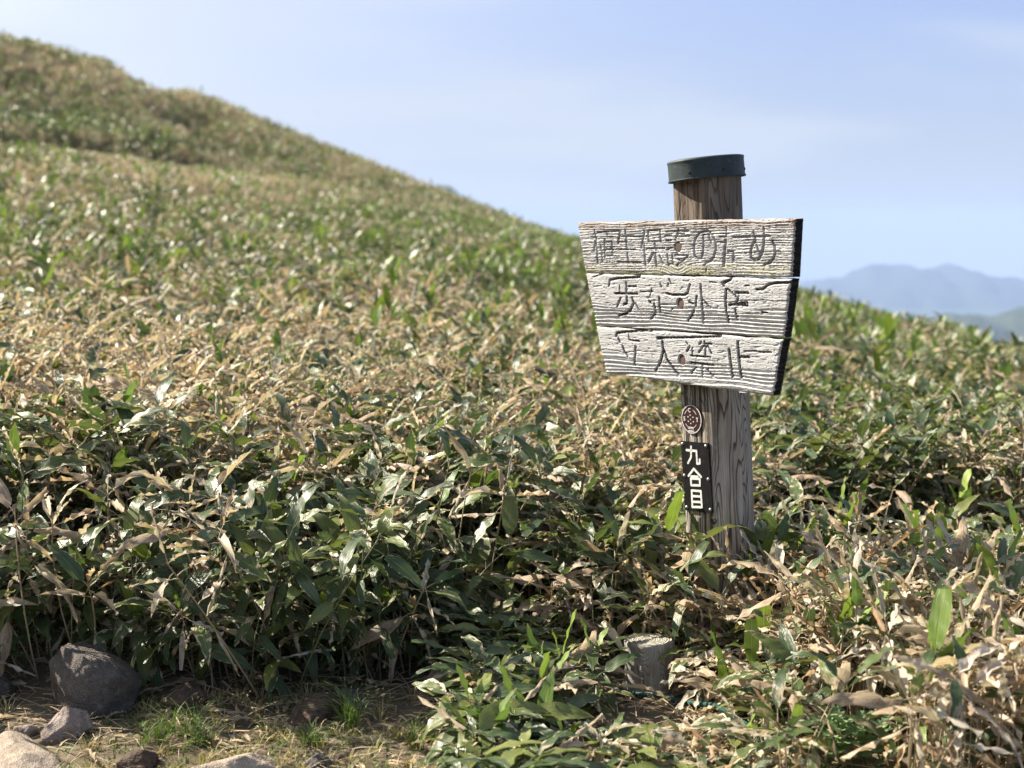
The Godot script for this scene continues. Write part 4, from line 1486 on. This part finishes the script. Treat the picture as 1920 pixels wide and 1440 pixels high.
func make_materials() -> void:
	var leaves := leaf_textures()
	for called in ["leaf", "leaf_tinted"]:
		var m := mat(called, Color.WHITE, 1.0, 0.5)
		m.albedo_texture = leaves[0]
		m.roughness_texture = leaves[1]
		m.backlight_enabled = true
		m.backlight = Color(0.80, 0.81, 0.75)
		m.heightmap_enabled = true
		m.heightmap_texture = leaves[2]
		m.heightmap_scale = 0.06
		m.cull_mode = BaseMaterial3D.CULL_DISABLED
		m.vertex_color_use_as_albedo = called == "leaf_tinted"
		M[called] = m
	M.culm = mat("culm", grey(0.16, 0.17, 0.08), 0.55)
	M.culm_dry = mat("culm_dry", grey(0.36, 0.29, 0.18), 0.7)
	M.soil = mat("soil", Color.WHITE, 0.95, 0.2)
	M.soil.vertex_color_use_as_albedo = true
	M.far_land = mat("far_land", Color.WHITE, 1.0, 0.0)
	M.far_land.vertex_color_use_as_albedo = true
	var post := post_texture(0.72, 0.75)
	M.post = textured("weathered_log", post, 0.85, 0.25)
	M.stake = textured("stake_wood", post_texture(0.30, 0.0), 0.85, 0.2)
	M.stake.albedo_color = Color(0.90, 0.91, 0.92)
	M.rings = textured("sawn_rings", [ring_texture()], 0.85, 0.0)
	M.plank = mat("silvered_plank", Color.WHITE, 0.80, 0.35)
	M.plank.vertex_color_use_as_albedo = true
	M.plank_edge = mat("plank_edge", Color.WHITE, 0.95, 0.1)
	M.plank_edge.vertex_color_use_as_albedo = true
	M.plug = mat("bolt_plug", grey(0.10, 0.065, 0.05), 0.7)
	M.hole = mat("dark_iron_and_hole_shade", grey(0.02, 0.018, 0.016), 0.8)
	M.cap = textured("cap_paint", stone_texture(95, Color(0.17, 0.215, 0.225), Color(0.215, 0.26, 0.27), Color(0.30, 0.31, 0.29)), 0.55, 0.0, Vector3(1.6, 3.0, 1.6), true)
	M.plate = textured("plate_paint", stone_texture(97, Color(0.055, 0.05, 0.062), Color(0.085, 0.08, 0.09), Color(0.16, 0.15, 0.15)), 0.5, 0.0, Vector3.ONE * 5.0, true)
	M.badge = mat("badge_paint", grey(0.034, 0.012, 0.012), 0.45, 0.4)
	M.white_paint = textured("white_paint", stone_texture(99, Color(0.86, 0.86, 0.85), Color(0.78, 0.78, 0.76), Color(0.58, 0.56, 0.52)), 0.6, 0.0, Vector3.ONE * 9.0, true)
	M.steel = mat("steel", grey(0.45, 0.45, 0.45), 0.4)
	M.steel.metallic = 0.7
	M.rope = mat("rope_fibre", grey(0.02, 0.095, 0.085), 0.75)
	M.dark_stone = textured("dark_stone", stone_texture(81, Color(0.28, 0.265, 0.25), Color(0.39, 0.365, 0.34), Color(0.47, 0.46, 0.43)), 0.9, 1.2, Vector3.ONE * 2.2, true)
	M.pale_stone = textured("pale_stone", stone_texture(84, Color(0.47, 0.42, 0.39), Color(0.60, 0.55, 0.51), Color(0.66, 0.64, 0.60)), 0.9, 1.0, Vector3.ONE * 3.0, true)
	M.path_stone = textured("path_stone", stone_texture(86, Color(0.56, 0.51, 0.45), Color(0.66, 0.61, 0.55), Color(0.50, 0.46, 0.40)), 0.9, 1.0, Vector3.ONE * 2.6, true)
	M.brown_stone = textured("brown_stone", stone_texture(88, Color(0.26, 0.21, 0.18), Color(0.36, 0.30, 0.26), Color(0.42, 0.38, 0.32)), 0.9, 1.0, Vector3.ONE * 2.6, true)
	M.straw = mat("straw", grey(0.36, 0.28, 0.17), 0.8)
	M.straw.vertex_color_use_as_albedo = true
	M.straw.cull_mode = BaseMaterial3D.CULL_DISABLED
	for q in [["grass_fresh", 0.12, 0.18, 0.045], ["grass_dry", 0.38, 0.32, 0.17]]:
		M[q[0]] = mat(q[0], grey(q[1], q[2], q[3]), 0.55)
		M[q[0]].backlight_enabled = true
		M[q[0]].backlight = Color(0.75, 0.8, 0.55)
		M[q[0]].vertex_color_use_as_albedo = true
		M[q[0]].cull_mode = BaseMaterial3D.CULL_DISABLED
	for q in [["mugwort", 0.09, 0.16, 0.075], ["herb", 0.05, 0.11, 0.04]]:
		M[q[0]] = mat(q[0], grey(q[1], q[2], q[3]), 0.5)
		M[q[0]].backlight_enabled = true
		M[q[0]].backlight = Color(0.7, 0.8, 0.55)
		M[q[0]].cull_mode = BaseMaterial3D.CULL_DISABLED
